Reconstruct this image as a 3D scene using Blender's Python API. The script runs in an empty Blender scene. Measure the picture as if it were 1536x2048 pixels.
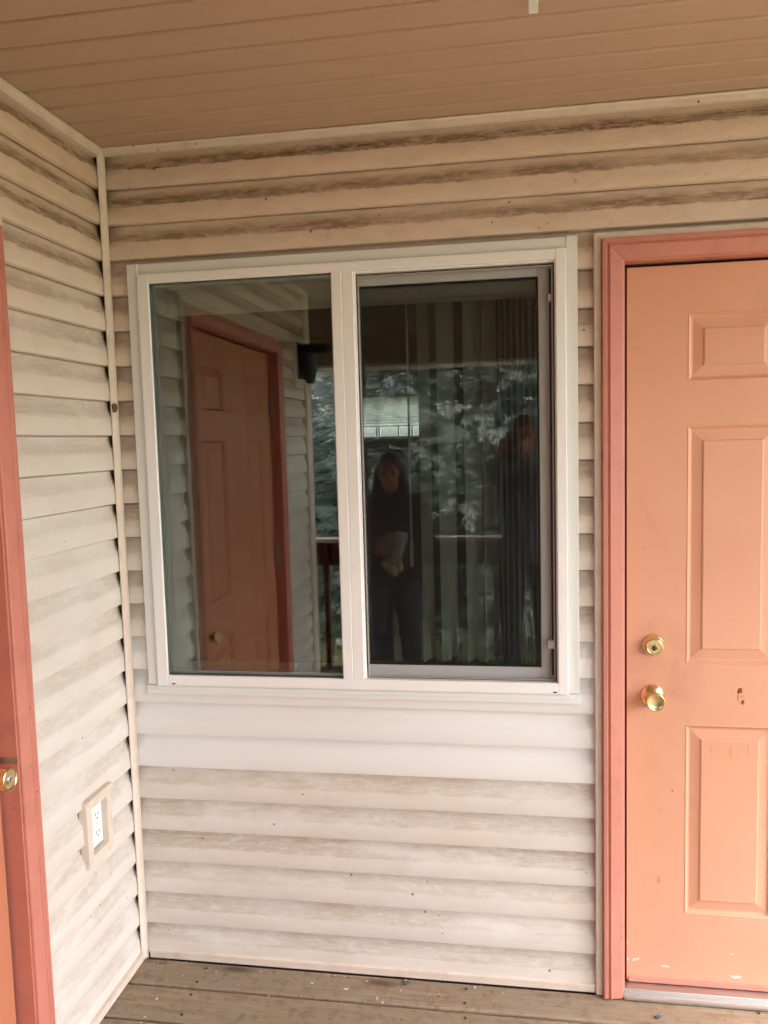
import bpy, bmesh, math, random
import numpy as np
from mathutils import Vector, Matrix, noise as mnoise
random.seed(7); np.random.seed(7)
R = math.radians
sc = bpy.context.scene
C = sc.collection

# ------------------------------------------------------------------ camera
CAM = Vector((1.16702, -2.25092, 1.60441))
yaw, pit, rol = 0.159490689, -0.0891795197, -0.0266298757
fw = Vector((-math.sin(yaw)*math.cos(pit), math.cos(yaw)*math.cos(pit), math.sin(pit)))
rt = Vector((math.cos(yaw), math.sin(yaw), 0))
up = rt.cross(fw)
rt2 = rt*math.cos(rol) + up*math.sin(rol)
up2 = -rt*math.sin(rol) + up*math.cos(rol)
M = Matrix((rt2, up2, -fw)).transposed().to_4x4()
M.translation = CAM
cd = bpy.data.cameras.new('camera'); cam = bpy.data.objects.new('camera', cd); C.objects.link(cam)
cam.matrix_world = M
cd.sensor_fit = 'VERTICAL'; cd.sensor_height = 24.0; cd.lens = 1608.568/2048*24.0
cd.clip_start = 0.01; cd.clip_end = 800
sc.camera = cam

# ------------------------------------------------------------------ sky, sun, exposure
SUN_EL, SUN_AZ = 62.0, 64.0          # azimuth: degrees from -y towards +x
sd = Vector((math.sin(R(SUN_AZ))*math.cos(R(SUN_EL)), -math.cos(R(SUN_AZ))*math.cos(R(SUN_EL)), math.sin(R(SUN_EL))))
w = bpy.data.worlds.new('World'); sc.world = w; w.use_nodes = True
wn = w.node_tree; wn.nodes.clear()
sky = wn.nodes.new('ShaderNodeTexSky'); sky.sky_type = 'NISHITA'; sky.sun_disc = False
sky.sun_elevation = R(SUN_EL); sky.sun_rotation = math.atan2(sd.x, sd.y)
sky.air_density = 1.0; sky.dust_density = 4.0; sky.ozone_density = 1.0
hs = wn.nodes.new('ShaderNodeHueSaturation'); hs.inputs['Saturation'].default_value = 0.42
bg = wn.nodes.new('ShaderNodeBackground'); bg.inputs['Strength'].default_value = 0.15
wo = wn.nodes.new('ShaderNodeOutputWorld')
wn.links.new(sky.outputs[0], hs.inputs['Color']); wn.links.new(hs.outputs[0], bg.inputs['Color']); wn.links.new(bg.outputs[0], wo.inputs['Surface'])
sl = bpy.data.lights.new('sun', 'SUN'); so = bpy.data.objects.new('sun', sl); C.objects.link(so)
sl.energy = 0.5; sl.angle = R(40); sl.color = (1.0, 0.97, 0.93)
so.rotation_euler = (-sd).to_track_quat('-Z', 'Y').to_euler(); so.location = (4, -8, 9)
sc.view_settings.view_transform = 'Standard'; sc.view_settings.look = 'None'
sc.view_settings.gamma = 1.0; sc.view_settings.use_curve_mapping = False
sc.view_settings.exposure = 3.33
sc.render.engine = 'CYCLES'
sc.cycles.use_adaptive_sampling = True; sc.cycles.adaptive_threshold = 0.02; sc.cycles.max_bounces = 7; sc.cycles.diffuse_bounces = 3; sc.cycles.glossy_bounces = 3; sc.cycles.transparent_max_bounces = 16

# ------------------------------------------------------------------ helpers
def lin(r, g, b):
    return tuple(((v/255)/12.92 if v/255 <= .04045 else ((v/255+.055)/1.055)**2.4) for v in (r, g, b)) + (1.0,)

def link(name, me, mat=None, parent=None):
    o = bpy.data.objects.new(name, me); C.objects.link(o)
    if mat is not None and me is not None and not me.materials: me.materials.append(mat)
    if parent is not None: o.parent = parent
    return o

def empty(name, loc=(0, 0, 0)):
    o = bpy.data.objects.new(name, None); C.objects.link(o); o.location = loc; o.empty_display_size = .1
    return o

def tag(o, label=None, cat=None, group=None, kind=None):
    if label: o['label'] = label
    if cat: o['category'] = cat
    if group: o['group'] = group
    if kind: o['kind'] = kind
    return o

class MB:
    """collects shapes (world coordinates) and builds one mesh object"""
    def __init__(s): s.bm = bmesh.new()
    def box(s, x0, x1, y0, y1, z0, z1, bev=0.0, seg=1):
        b = bmesh.new()
        vs = [b.verts.new((x, y, z)) for x in (x0, x1) for y in (y0, y1) for z in (z0, z1)]
        for f in ((0,1,3,2),(4,6,7,5),(0,4,5,1),(2,3,7,6),(0,2,6,4),(1,5,7,3)): b.faces.new([vs[i] for i in f])
        if bev > 0: bmesh.ops.bevel(b, geom=list(b.edges), offset=bev, segments=seg, affect='EDGES', profile=.5)
        s.add(b); return s
    def add(s, b, mtx=None):
        bmesh.ops.recalc_face_normals(b, faces=list(b.faces))
        me = bpy.data.meshes.new('t'); b.to_mesh(me); b.free()
        if mtx is not None: me.transform(mtx)
        s.bm.from_mesh(me); bpy.data.meshes.remove(me); return s
    def lathe(s, prof, mtx, seg=40):
        b = bmesh.new(); rings = []
        for r, h in prof:
            rings.append([b.verts.new((max(r, 1e-5)*math.cos(2*math.pi*i/seg), max(r, 1e-5)*math.sin(2*math.pi*i/seg), h)) for i in range(seg)])
        for a, c in zip(rings, rings[1:]):
            for i in range(seg): b.faces.new((a[i], a[(i+1) % seg], c[(i+1) % seg], c[i]))
        b.faces.new(rings[0][::-1]); b.faces.new(rings[-1])
        return s.add(b, mtx)
    def tube(s, pts, rad, seg=8):
        b = bmesh.new(); rings = []
        n = len(pts)
        rads = rad if isinstance(rad, (list, tuple)) else [rad]*n
        for i, p in enumerate(pts):
            p = Vector(p)
            d = (Vector(pts[min(i+1, n-1)]) - Vector(pts[max(i-1, 0)])).normalized()
            a = d.orthogonal().normalized(); c = d.cross(a)
            rings.append([b.verts.new(p + (a*math.cos(2*math.pi*k/seg) + c*math.sin(2*math.pi*k/seg))*rads[i]) for k in range(seg)])
        for r0, r1 in zip(rings, rings[1:]):
            # align
            off = min(range(seg), key=lambda q: sum((r0[k].co - r1[(k+q) % seg].co).length for k in range(0, seg, 2)))
            for k in range(seg): b.faces.new((r0[k], r0[(k+1) % seg], r1[(k+1+off) % seg], r1[(k+off) % seg]))
        b.faces.new(rings[0][::-1]); b.faces.new(rings[-1])
        return s.add(b)
    def poly(s, pts):
        s.bm.faces.new([s.bm.verts.new(p) for p in pts]); return s
    def prism(s, outline, ext):
        """outline: list of 3D points (planar), ext: extrusion vector"""
        b = bmesh.new(); e = Vector(ext)
        a = [b.verts.new(p) for p in outline]; c = [b.verts.new(Vector(p)+e) for p in outline]
        n = len(a)
        b.faces.new(a); b.faces.new(c[::-1])
        for i in range(n): b.faces.new((a[i], a[(i+1) % n], c[(i+1) % n], c[i]))
        return s.add(b)
    def build(s, name, mat, parent=None, smooth=False):
        me = bpy.data.meshes.new(name); s.bm.to_mesh(me); s.bm.free()
        if smooth:
            for p in me.polygons: p.use_smooth = True
            try: me.set_sharp_from_angle(angle=R(35))
            except Exception: pass
        return link(name, me, mat, parent)

# ------------------------------------------------------------------ material helpers
class NT:
    def __init__(s, name):
        s.m = bpy.data.materials.new(name); s.m.use_nodes = True
        s.t = s.m.node_tree; s.t.nodes.clear()
        s.out = s.t.nodes.new('ShaderNodeOutputMaterial')
    def n(s, typ, **kw):
        nd = s.t.nodes.new('ShaderNode'+typ)
        for k, v in kw.items(): setattr(nd, k, v)
        return nd
    def l(s, a, b): s.t.links.new(a, b)
    def setin(s, nd, key, v):
        if isinstance(v, bpy.types.NodeSocket): s.l(v, nd.inputs[key])
        elif v is not None: nd.inputs[key].default_value = v
    def math(s, op, a, b=None, c=None, clamp=False):
        nd = s.n('Math', operation=op); nd.use_clamp = clamp
        for i, v in enumerate((a, b, c)):
            if v is not None: s.setin(nd, i, v)
        return nd.outputs[0]
    def mix(s, f, a, b, mode='MIX'):
        nd = s.n('Mix', data_type='RGBA', blend_type=mode)
        s.setin(nd, 'Factor', f)
        s.setin(nd, 6, a); s.setin(nd, 7, b)
        return nd.outputs[2]
    def noise(s, vec, scale, detail=4, rough=.55, dist=0.0):
        nd = s.n('TexNoise'); s.setin(nd, 'Vector', vec)
        nd.inputs['Scale'].default_value = scale; nd.inputs['Detail'].default_value = detail
        nd.inputs['Roughness'].default_value = rough; nd.inputs['Distortion'].default_value = dist
        return nd.outputs['Fac']
    def ramp(s, fac, stops, interp='LINEAR'):
        nd = s.n('ValToRGB'); nd.color_ramp.interpolation = interp
        el = nd.color_ramp.elements
        while len(el) < len(stops): el.new(.5)
        for e, (p, v) in zip(el, stops):
            e.position = p; e.color = v if isinstance(v, tuple) else (v, v, v, 1)
        s.l(fac, nd.inputs[0]); return nd.outputs[0]
    def scale(s, vec, x, y, z):
        nd = s.n('Mapping'); s.l(vec, nd.inputs['Vector']); nd.inputs['Scale'].default_value = (x, y, z); return nd.outputs[0]
    def obj(s): return s.n('TexCoord').outputs['Object']
    def pos(s): return s.n('NewGeometry').outputs['Position']
    def uv(s): return s.n('TexCoord').outputs['UV']
    def bump(s, h, strength=.2, dist=.002):
        nd = s.n('Bump'); nd.inputs['Strength'].default_value = strength; nd.inputs['Distance'].default_value = dist
        s.l(h, nd.inputs['Height']); return nd.outputs[0]
    def bsdf(s, col, rough=.5, metal=0.0, normal=None, spec=.5, **kw):
        nd = s.n('BsdfPrincipled')
        s.setin(nd, 'Base Color', col); s.setin(nd, 'Roughness', rough); s.setin(nd, 'Metallic', metal)
        nd.inputs['Specular IOR Level'].default_value = spec
        if normal is not None: s.l(normal, nd.inputs['Normal'])
        for k, v in kw.items(): s.setin(nd, k, v)
        s.l(nd.outputs[0], s.out.inputs[0]); return nd
    def specks(s, vec, scale, size, seedoff=0.0, keep=.5):
        """1 inside sparse round specks"""
        v = s.n('TexVoronoi', feature='F1'); s.l(vec, v.inputs['Vector']); v.inputs['Scale'].default_value = scale
        sep = s.n('SeparateColor'); s.l(v.outputs['Color'], sep.inputs[0])
        thr = s.math('MULTIPLY', s.math('GREATER_THAN', sep.outputs[0], keep), size)
        thr = s.math('MULTIPLY', thr, sep.outputs[1])
        return s.math('LESS_THAN', v.outputs['Distance'], thr)

def paint(name, col, rough=.45, var=.06, speck=.0, bump=.1, bscale=90, dirt=None, dirt_amt=.25, spec=.4):
    k = NT(name); p = k.pos()
    n1 = k.noise(p, 2.2, 2); n2 = k.noise(p, 14, 3, .65)
    c = k.mix(k.ramp(n1, [(.3, 0.), (.7, 1.)]), tuple(x*(1-var) for x in col[:3])+(1,), tuple(min(1, x*(1+var)) for x in col[:3])+(1,))
    if dirt is not None:
        c = k.mix(k.math('MULTIPLY', k.ramp(n2, [(.5, 0.), (.78, 1.)]), dirt_amt), c, dirt)
    if speck > 0:
        c = k.mix(k.math('MULTIPLY', k.specks(p, 26, .10, keep=1-speck), .8), c, (0.09, .05, .035, 1))
    rg = k.math('MULTIPLY_ADD', n2, .2, rough-.1)
    k.bsdf(c, rg, normal=k.bump(k.noise(p, bscale, 1), bump, .001), spec=spec)
    return k.m

# ---- vinyl siding: object colour R = grime amount, G = newness, B = brownness
def siding_material():
    k = NT('vinyl_siding')
    uvn = k.n('UVMap', uv_map='uv'); sep = k.n('SeparateXYZ'); k.l(uvn.outputs[0], sep.inputs[0])
    u, v = sep.outputs[0], sep.outputs[1]
    en = k.n('UVMap', uv_map='ends'); se = k.n('SeparateXYZ'); k.l(en.outputs[0], se.inputs[0])
    info = k.n('ObjectInfo'); sc_ = k.n('SeparateColor'); k.l(info.outputs['Color'], sc_.inputs[0])
    G, NEW, BR = sc_.outputs[0], sc_.outputs[1], sc_.outputs[2]
    rnd = info.outputs['Random']
    comb = k.n('CombineXYZ'); k.l(u, comb.inputs[0]); k.l(v, comb.inputs[1]); k.l(k.math('MULTIPLY', rnd, 37.0), comb.inputs[2])
    vec = comb.outputs[0]
    nbig = k.noise(k.scale(vec, 3.2, 1.0, 1), 1.0, 3, .62, .5)
    nmid = k.noise(k.scale(vec, 9, 2.2, 1), 1.0, 4, .65, .4)
    nfine = k.noise(k.scale(vec, 40, 9, 1), 1.0, 3, .7)
    grain = k.noise(k.scale(vec, 7, 26, 1), 1.0, 4, .7, .6)
    # clean colour, slightly yellowed here and there
    old = k.mix(k.ramp(nbig, [(.35, 0.), (.7, 1.)]), lin(226, 218, 209), lin(221, 208, 194))
    old = k.mix(BR, old, lin(224, 199, 177))  # browner upper courses: aged dirty vinyl plus warm bounce light put into the colour
    new = k.mix(nbig, lin(236, 232, 229), lin(232, 227, 223))
    base = k.mix(NEW, old, new)
    # grime caught on the sloping upper part of each course
    vv = k.math('ADD', v, k.math('ADD', k.math('MULTIPLY', k.math('SUBTRACT', nmid, .5), .22), k.math('MULTIPLY', k.math('SUBTRACT', nfine, .5), .10)))
    band = k.ramp(vv, [(.0, .0), (.45, .02), (.49, 1.), (.67, 1.), (.78, .50), (.88, .16), (1., .3)])
    band2 = k.ramp(vv, [(.0, .0), (.43, .02), (.50, .75), (.75, .9), (1., 1.)])
    bm_ = k.n('Mix', data_type='FLOAT'); k.l(BR, bm_.inputs[0]); k.l(band2, bm_.inputs[2]); k.l(band, bm_.inputs[3])
    bandm = bm_.outputs[0]
    patch = k.ramp(nbig, [(.30, .22), (.50, .9), (.75, 1.)])
    mott = k.ramp(k.noise(k.scale(vec, 22, 8.5, 1), 1.0, 5, .76, .5), [(.34, .25), (.48, .78), (.62, 1.)])
    g = k.math('MULTIPLY', k.math('MULTIPLY', bandm, patch), k.ramp(grain, [(.30, .40), (.52, 1.)]))
    g = k.math('MULTIPLY', g, mott)
    g = k.math('MULTIPLY', g, G)
    # wiped / flaked paler spots low down
    wipe = k.ramp(nmid, [(.57, 0.), (.63, 1.)])
    g = k.math('MULTIPLY', g, k.math('SUBTRACT', 1.0, k.math('MULTIPLY', wipe, .55)))
    # darker where water runs off the trims at both ends
    dmin = k.math('MINIMUM', se.outputs[0], se.outputs[1])
    endm = k.ramp(k.math('ADD', dmin, k.math('MULTIPLY', k.math('SUBTRACT', nmid, .5), .05)), [(.0, 1.), (.02, .7), (.07, 0.)])
    endm = k.math('MULTIPLY', k.math('MULTIPLY', endm, k.ramp(vv, [(.25, .05), (.5, .8), (1., 1.)])), k.math('MULTIPLY', G, .75))
    g = k.math('MAXIMUM', g, endm)
    blot = k.ramp(k.noise(k.scale(vec, 17, 2.0, 1), 1.0, 5, .8), [(.63, 0.), (.70, 1.)])
    g = k.math('MAXIMUM', g, k.math('MULTIPLY', k.math('MULTIPLY', blot, .42), G))
    film = k.math('MULTIPLY', k.math('MULTIPLY', k.ramp(nmid, [(.45, 0.), (.8, 1.)]), G), .22)
    g = k.math('MINIMUM', k.math('ADD', g, film), .96)
    dirtc = k.mix(BR, lin(162, 139, 115), lin(110, 77, 50))
    dirtc = k.mix(k.math('MULTIPLY', nfine, .5), dirtc, lin(120, 92, 62))
    c = k.mix(g, base, dirtc)
    sp = k.specks(k.scale(vec, 1, .1, 1), 22, .095, keep=.55)
    sp2 = k.specks(k.scale(vec, 1, .1, 1), 60, .08, keep=.85)
    spm = k.math('MULTIPLY', k.math('MULTIPLY', k.math('MAXIMUM', sp, sp2), k.math('MULTIPLY_ADD', NEW, -.8, 1.0)), .75)
    c = k.mix(spm, c, (0.10, .055, .03, 1))
    rg = k.math('MULTIPLY_ADD', g, .3, .42)
    bh = grain
    k.bsdf(c, rg, normal=k.bump(bh, .22, .0015), spec=.4)
    return k.m

def deck_material():
    k = NT('weathered_deck_wood')
    o = k.obj(); info = k.n('ObjectInfo'); rnd = info.outputs['Random']
    off = k.n('CombineXYZ'); k.l(k.math('MULTIPLY', rnd, 50.), off.inputs[0]); k.l(k.math('MULTIPLY', rnd, 13.), off.inputs[1])
    ad = k.n('VectorMath', operation='ADD'); k.l(o, ad.inputs[0]); k.l(off.outputs[0], ad.inputs[1]); p = ad.outputs[0]
    grain = k.noise(k.scale(p, 3.0, 38, 20), 1.0, 5, .72, 1.6)
    grain2 = k.noise(k.scale(p, 6, 220, 60), 1.0, 4, .7)
    big = k.noise(k.scale(p, 2.2, 6, 3), 1.0, 5, .6, .6)
    mot = k.noise(p, 26, 5, .7)
    c = k.mix(k.ramp(grain, [(.25, 0.), (.75, 1.)]), lin(137, 114, 93), lin(176, 156, 132))
    c = k.mix(k.math('MULTIPLY', k.ramp(big, [(.4, 0.), (.68, 1.)]), .75), c, lin(150, 136, 116))
    c = k.mix(k.math('MULTIPLY', k.ramp(mot, [(.50, 0.), (.66, 1.)]), .45), c, lin(104, 80, 60))
    c = k.mix(k.math('MULTIPLY', k.ramp(grain2, [(.55, 0.), (.75, 1.)]), .35), c, lin(92, 72, 55))
    kn = k.n('TexVoronoi', feature='F1'); k.l(k.scale(p, 1.3, 5.0, 1), kn.inputs['Vector']); kn.inputs['Scale'].default_value = 1.5
    c = k.mix(k.math('MULTIPLY', k.ramp(kn.outputs['Distance'], [(.05, 1.), (.16, 0.)]), .7), c, lin(74, 52, 36))
    c = k.mix(k.math('MULTIPLY', k.specks(p, 55, .09, keep=.88), .8), c, lin(215, 205, 190))
    c = k.mix(k.math('MULTIPLY', k.specks(k.scale(p, 1.1, 1.1, 1), 31, .10, keep=.82), .8), c, lin(45, 34, 26))
    h = k.math('ADD', grain, k.math('MULTIPLY', grain2, .6))
    k.bsdf(c, .78, normal=k.bump(h, .5, .003), spec=.25)
    return k.m

def glass_material(name, tint, refl):
    k = NT(name)
    fr = k.n('Fresnel'); fr.inputs['IOR'].default_value = 1.52
    fac = k.math('MULTIPLY', fr.outputs[0], refl, clamp=True)
    tr = k.n('BsdfTransparent'); tr.inputs[0].default_value = tint
    gl = k.n('BsdfGlossy'); gl.inputs['Roughness'].default_value = .0; gl.inputs['Color'].default_value = (.97, 1, .98, 1)
    mx = k.n('MixShader'); k.l(fac, mx.inputs[0]); k.l(tr.outputs[0], mx.inputs[1]); k.l(gl.outputs[0], mx.inputs[2])
    k.l(mx.outputs[0], k.out.inputs[0]); return k.m

def screen_material():
    k = NT('insect_mesh')
    tr = k.n('BsdfTransparent'); df = k.n('BsdfDiffuse'); df.inputs[0].default_value = (.035, .033, .033, 1)
    mx = k.n('MixShader'); mx.inputs[0].default_value = .31
    k.l(tr.outputs[0], mx.inputs[1]); k.l(df.outputs[0], mx.inputs[2]); k.l(mx.outputs[0], k.out.inputs[0]); return k.m

def blind_material(name, col, trans=.35):
    k = NT(name); p = k.pos()
    df = k.n('BsdfDiffuse'); df.inputs[0].default_value = col
    tl = k.n('BsdfTranslucent'); tl.inputs[0].default_value = col
    mx = k.n('MixShader'); mx.inputs[0].default_value = trans
    k.l(k.bump(k.noise(p, 300, 2), .1, .001), df.inputs['Normal'])
    k.l(df.outputs[0], mx.inputs[1]); k.l(tl.outputs[0], mx.inputs[2]); k.l(mx.outputs[0], k.out.inputs[0]); return k.m

def brass_material():
    k = NT('brass'); p = k.pos()
    n = k.noise(p, 70, 5, .7)
    c = k.mix(k.ramp(n, [(.42, 0.), (.75, 1.)]), (.80, .66, .36, 1), (.52, .40, .20, 1))
    k.bsdf(c, k.math('MULTIPLY_ADD', n, .28, .10), 1.0, normal=k.bump(n, .06, .001)); return k.m

def metal(name, col, rough):
    k = NT(name); n = k.noise(k.scale(k.pos(), 6, 90, 90), 1, 4)
    k.bsdf(k.mix(n, tuple(x*.75 for x in col[:3])+(1,), col), k.math('MULTIPLY_ADD', n, .2, rough-.1), 1.0); return k.m

def plain(name, col, rough=.6, var=.12, nscale=20, bump=.15, bdist=.003, spec=.3):
    k = NT(name); p = k.pos(); n = k.noise(p, nscale, 5, .6)
    c = k.mix(n, tuple(x*(1-var) for x in col[:3])+(1,), tuple(min(1, x*(1+var)) for x in col[:3])+(1,))
    k.bsdf(c, rough, normal=k.bump(n, bump, bdist), spec=spec); return k.m

def soffit_material():
    k = NT('soffit_vinyl'); p = k.pos()
    n = k.noise(k.scale(p, 1, 6, 1), 1.6, 5, .6); n2 = k.noise(p, 30, 4, .7)
    c = k.mix(n, lin(184, 155, 131), lin(191, 163, 139))
    c = k.mix(k.math('MULTIPLY', k.ramp(n2, [(.6, 0.), (.8, 1.)]), .3), c, lin(120, 90, 62))
    c = k.mix(k.math('MULTIPLY', k.specks(p, 17, .055, keep=.78), .8), c, lin(60, 40, 28))
    k.bsdf(c, .5, normal=k.bump(n2, .08, .001), spec=.35); return k.m

def needle_material():
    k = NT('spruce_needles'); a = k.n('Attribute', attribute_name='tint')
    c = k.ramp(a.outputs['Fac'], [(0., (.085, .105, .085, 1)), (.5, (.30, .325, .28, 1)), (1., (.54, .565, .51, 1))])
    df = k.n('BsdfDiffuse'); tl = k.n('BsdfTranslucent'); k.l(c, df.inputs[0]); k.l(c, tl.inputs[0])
    mx = k.n('MixShader'); mx.inputs[0].default_value = .3
    k.l(df.outputs[0], mx.inputs[1]); k.l(tl.outputs[0], mx.inputs[2]); k.l(mx.outputs[0], k.out.inputs[0]); return k.m

def ground_material():
    k = NT('lawn_ground'); p = k.pos()
    n = k.noise(p, .7, 6, .65); n2 = k.noise(p, 9, 6, .7)
    c = k.mix(k.ramp(n, [(.38, 0.), (.6, 1.)]), (.085, .115, .038, 1), (.20, .17, .10, 1))
    c = k.mix(k.ramp(n2, [(.4, 0.), (.7, .7)]), c, (.055, .075, .025, 1))
    k.bsdf(c, .9, normal=k.bump(n2, .6, .03), spec=.1); return k.m

def door_material(name, col, col2):
    k = NT(name); p = k.pos()
    n = k.noise(p, 1.7, 4); n2 = k.noise(p, 40, 5, .7); n3 = k.noise(p, 7, 6, .7, .6)
    c = k.mix(k.ramp(n, [(.35, 0.), (.68, 1.)]), col, col2)
    c = k.mix(k.math('MULTIPLY', k.ramp(n3, [(.58, 0.), (.78, 1.)]), .28), c, tuple(x*.72 for x in col[:3])+(1,))
    c = k.mix(k.math('MULTIPLY', k.specks(p, 15, .055, keep=.74), .7), c, lin(130, 62, 38))
    # hand grime round the knob and lock
    vd = k.n('VectorMath', operation='DISTANCE'); k.l(k.scale(p, 1, 1, .7), vd.inputs[0]); vd.inputs[1].default_value = (1.565, .03, .655)
    hg = k.math('MULTIPLY', k.ramp(vd.outputs['Value'], [(.03, 1.), (.13, 0.)]), k.ramp(n3, [(.35, .1), (.65, 1.)]))
    c = k.mix(k.math('MULTIPLY', hg, .30), c, lin(150, 96, 68))
    k.bsdf(c, k.math('MULTIPLY_ADD', n2, .12, .36), normal=k.bump(k.noise(k.scale(p, 260, 260, 90), 1, 2), .10, .0008), spec=.45); return k.m

MAT = dict(
    siding=siding_material(), deck=deck_material(),
    trim=paint('vinyl_trim', lin(228, 211, 196), .42, .03, .35, dirt=lin(150, 122, 94), dirt_amt=.25),
    soffit=soffit_material(),
    white=paint('white_vinyl', lin(243, 240, 237), .32, .02, .06, bump=.03, spec=.5),
    alu=paint('white_coil_trim', lin(231, 231, 227), .35, .03, .04, bump=.05, spec=.5),
    jamb=paint('window_reveal', lin(240, 240, 230), .6, .02),
    black=plain('black_gasket', (.012, .011, .011, 1), .6, .1),
    greygasket=plain('grey_gasket', (.10, .11, .10, 1), .6, .1),
    dark=plain('dark_gap', (.02, .012, .010, 1), .8, .2),
    glass=glass_material('window_glass', (.915, .985, .94, 1), 3.3),
    glass2=glass_material('window_glass_inner', (.94, .985, .955, 1), 2.0),
    screen=screen_material(),
    screenframe=paint('screen_frame_paint', lin(165, 154, 148), .4, .04),
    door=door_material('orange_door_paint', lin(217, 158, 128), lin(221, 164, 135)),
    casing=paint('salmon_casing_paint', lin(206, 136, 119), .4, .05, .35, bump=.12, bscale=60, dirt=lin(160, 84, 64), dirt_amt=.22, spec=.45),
    leftdoor=door_material('darker_orange_door_paint', lin(196, 124, 92), lin(202, 132, 100)),  # darker orange, used on the left-hand door only
    leftcasing=paint('red_salmon_casing_paint', lin(203, 128, 111), .42, .04, .3, bump=.12, bscale=60, dirt=lin(150, 75, 55), dirt_amt=.25, spec=.45),
    brass=brass_material(), keyway=metal('dark_brass', (.22, .15, .07, 1), .4),
    steel=metal('aluminium_threshold', (.74, .73, .71, 1), .42),
    hinge=metal('hinge_steel', (.45, .40, .34, 1), .45),
    outlet=paint('outlet_plastic', lin(247, 246, 240), .35, .02),
    blind=blind_material('vinyl_blind', lin(238, 232, 222), .3),
    hblind=blind_material('slat_blind', lin(232, 230, 224), .75),
    wand=paint('clear_wand', lin(205, 200, 188), .3, .02),
    sheath=plain('sheathing_board', lin(92, 74, 58), .9, .15, 12),
    room=plain('room_wall_paint', lin(150, 138, 120), .85, .05, 3, .03),
    carpet=plain('carpet', lin(96, 80, 66), .95, .25, 120, .5),
    rail=paint('dark_red_stain', lin(88, 36, 30), .55, .15, bump=.3, bscale=40),
    cap=paint('rail_cap_paint', lin(210, 196, 188), .5, .08),
    beam=paint('beam_wrap', lin(120, 98, 78), .5, .06),
    lampblack=plain('black_lamp_metal', (.010, .011, .013, 1), .4, .2),
    lampglass=plain('lamp_lens', (.05, .055, .06, 1), .25, .1),
    needles=needle_material(),
    bark=plain('bark', (.085, .060, .045, 1), .9, .45, 14, .8, .02),
    twig=plain('bare_twig', (.10, .078, .062, 1), .9, .3, 14, .4, .01),
    ground=ground_material(), soil=plain('grass_blade', (.075, .11, .030, 1), .8, .45, 1.3, .0),
    roof=plain('shingle', (.06, .055, .05, 1), .9, .3, 30, .4),
    skin=plain('skin', lin(158, 106, 86), .5, .06, 30, .05),
    hair=plain('dark_hair', (.018, .012, .009, 1), .45, .3, 90, .5),
    hair2=plain('brown_hair', (.06, .038, .022, 1), .45, .3, 90, .5),
    jacket=plain('dark_maroon_jacket', (.030, .014, .016, 1), .85, .25, 60, .4),
    sweat=plain('grey_blue_sweatshirt', (.10, .11, .135, 1), .9, .15, 80, .4),
    jeans=plain('grey_trousers', (.060, .062, .072, 1), .85, .25, 90, .4),
    shoe=plain('pale_shoe', (.55, .54, .52, 1), .6, .08),
    cloth=plain('pale_knit_cloth', (.24, .25, .27, 1), .9, .2, 60, .5),
    glove=plain('yellow_tan_cloth', (.42, .36, .20, 1), .9, .15, 60, .4),
    phone=plain('phone_body', (.02, .02, .022, 1), .2, .1),
    chip=plain('bare_primer', lin(214, 208, 198), .7, .08, 60, .2), rust=plain('rust_mark', lin(140, 72, 38), .85, .3, 90, .4),
    scuff=plain('scuffed_paint', lin(203, 142, 113), .7, .12, 60, .2),
    mud=plain('dried_mud', lin(120, 92, 74), .95, .2, 80, .6, .004),
    bluegrey=plain('blue_grey_scrap', lin(92, 98, 110), .8, .2, 60, .4),
)

# ------------------------------------------------------------------ ground, deck, roof
PITCH = 0.1016
def zl(k): return 0.115 + (19-k)*PITCH          # lower edge of siding course k
CEIL = 2.464; DECK_Y = -2.78; XR = 3.5
GZ = -0.32

b = MB(); n = 60
b.poly([(-300, -400, GZ), (300, -400, GZ), (300, 200, GZ), (-300, 200, GZ)])
tag(b.build('ground', MAT['ground']), kind='structure')

b = MB().box(2.3, 4.6, -40, -3.0, GZ-.05, GZ+.012, .006)  # unseen concrete slab, added to bounce light up into the porch
tag(b.build('bounce_slab', plain('bounce_slab_concrete', lin(176, 172, 164), .9, .1, 9, .4)), kind='structure')
deck = tag(empty('deck', (0, 0, 0)), kind='structure')
ys = [-.0, -.1195]
while ys[-1] > DECK_Y: ys.append(ys[-1]-.1445)
for i, (a, c) in enumerate(zip(ys, ys[1:])):
    x0 = .0 if c > -2.30 else -1.3
    g = .0042 + .0016*random.random()
    z = random.uniform(-.0015, .0015)
    b = MB().box(x0, XR, c+g, a-g, -.036, z, .005, 2)
    o = b.build('deck_board', MAT['deck'], deck)
b = MB()
for x in (.2, 1.0, 1.8, 2.6, 3.3): b.box(x, x+.04, DECK_Y+.05, -.02, -.20, -.04)
b.build('joists', MAT['bark'], deck)
b = MB().box(-1.3, XR, DECK_Y-.06, DECK_Y-.02, -.24, -.002, .003); b.build('rim_board', MAT['rail'], deck)

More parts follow.
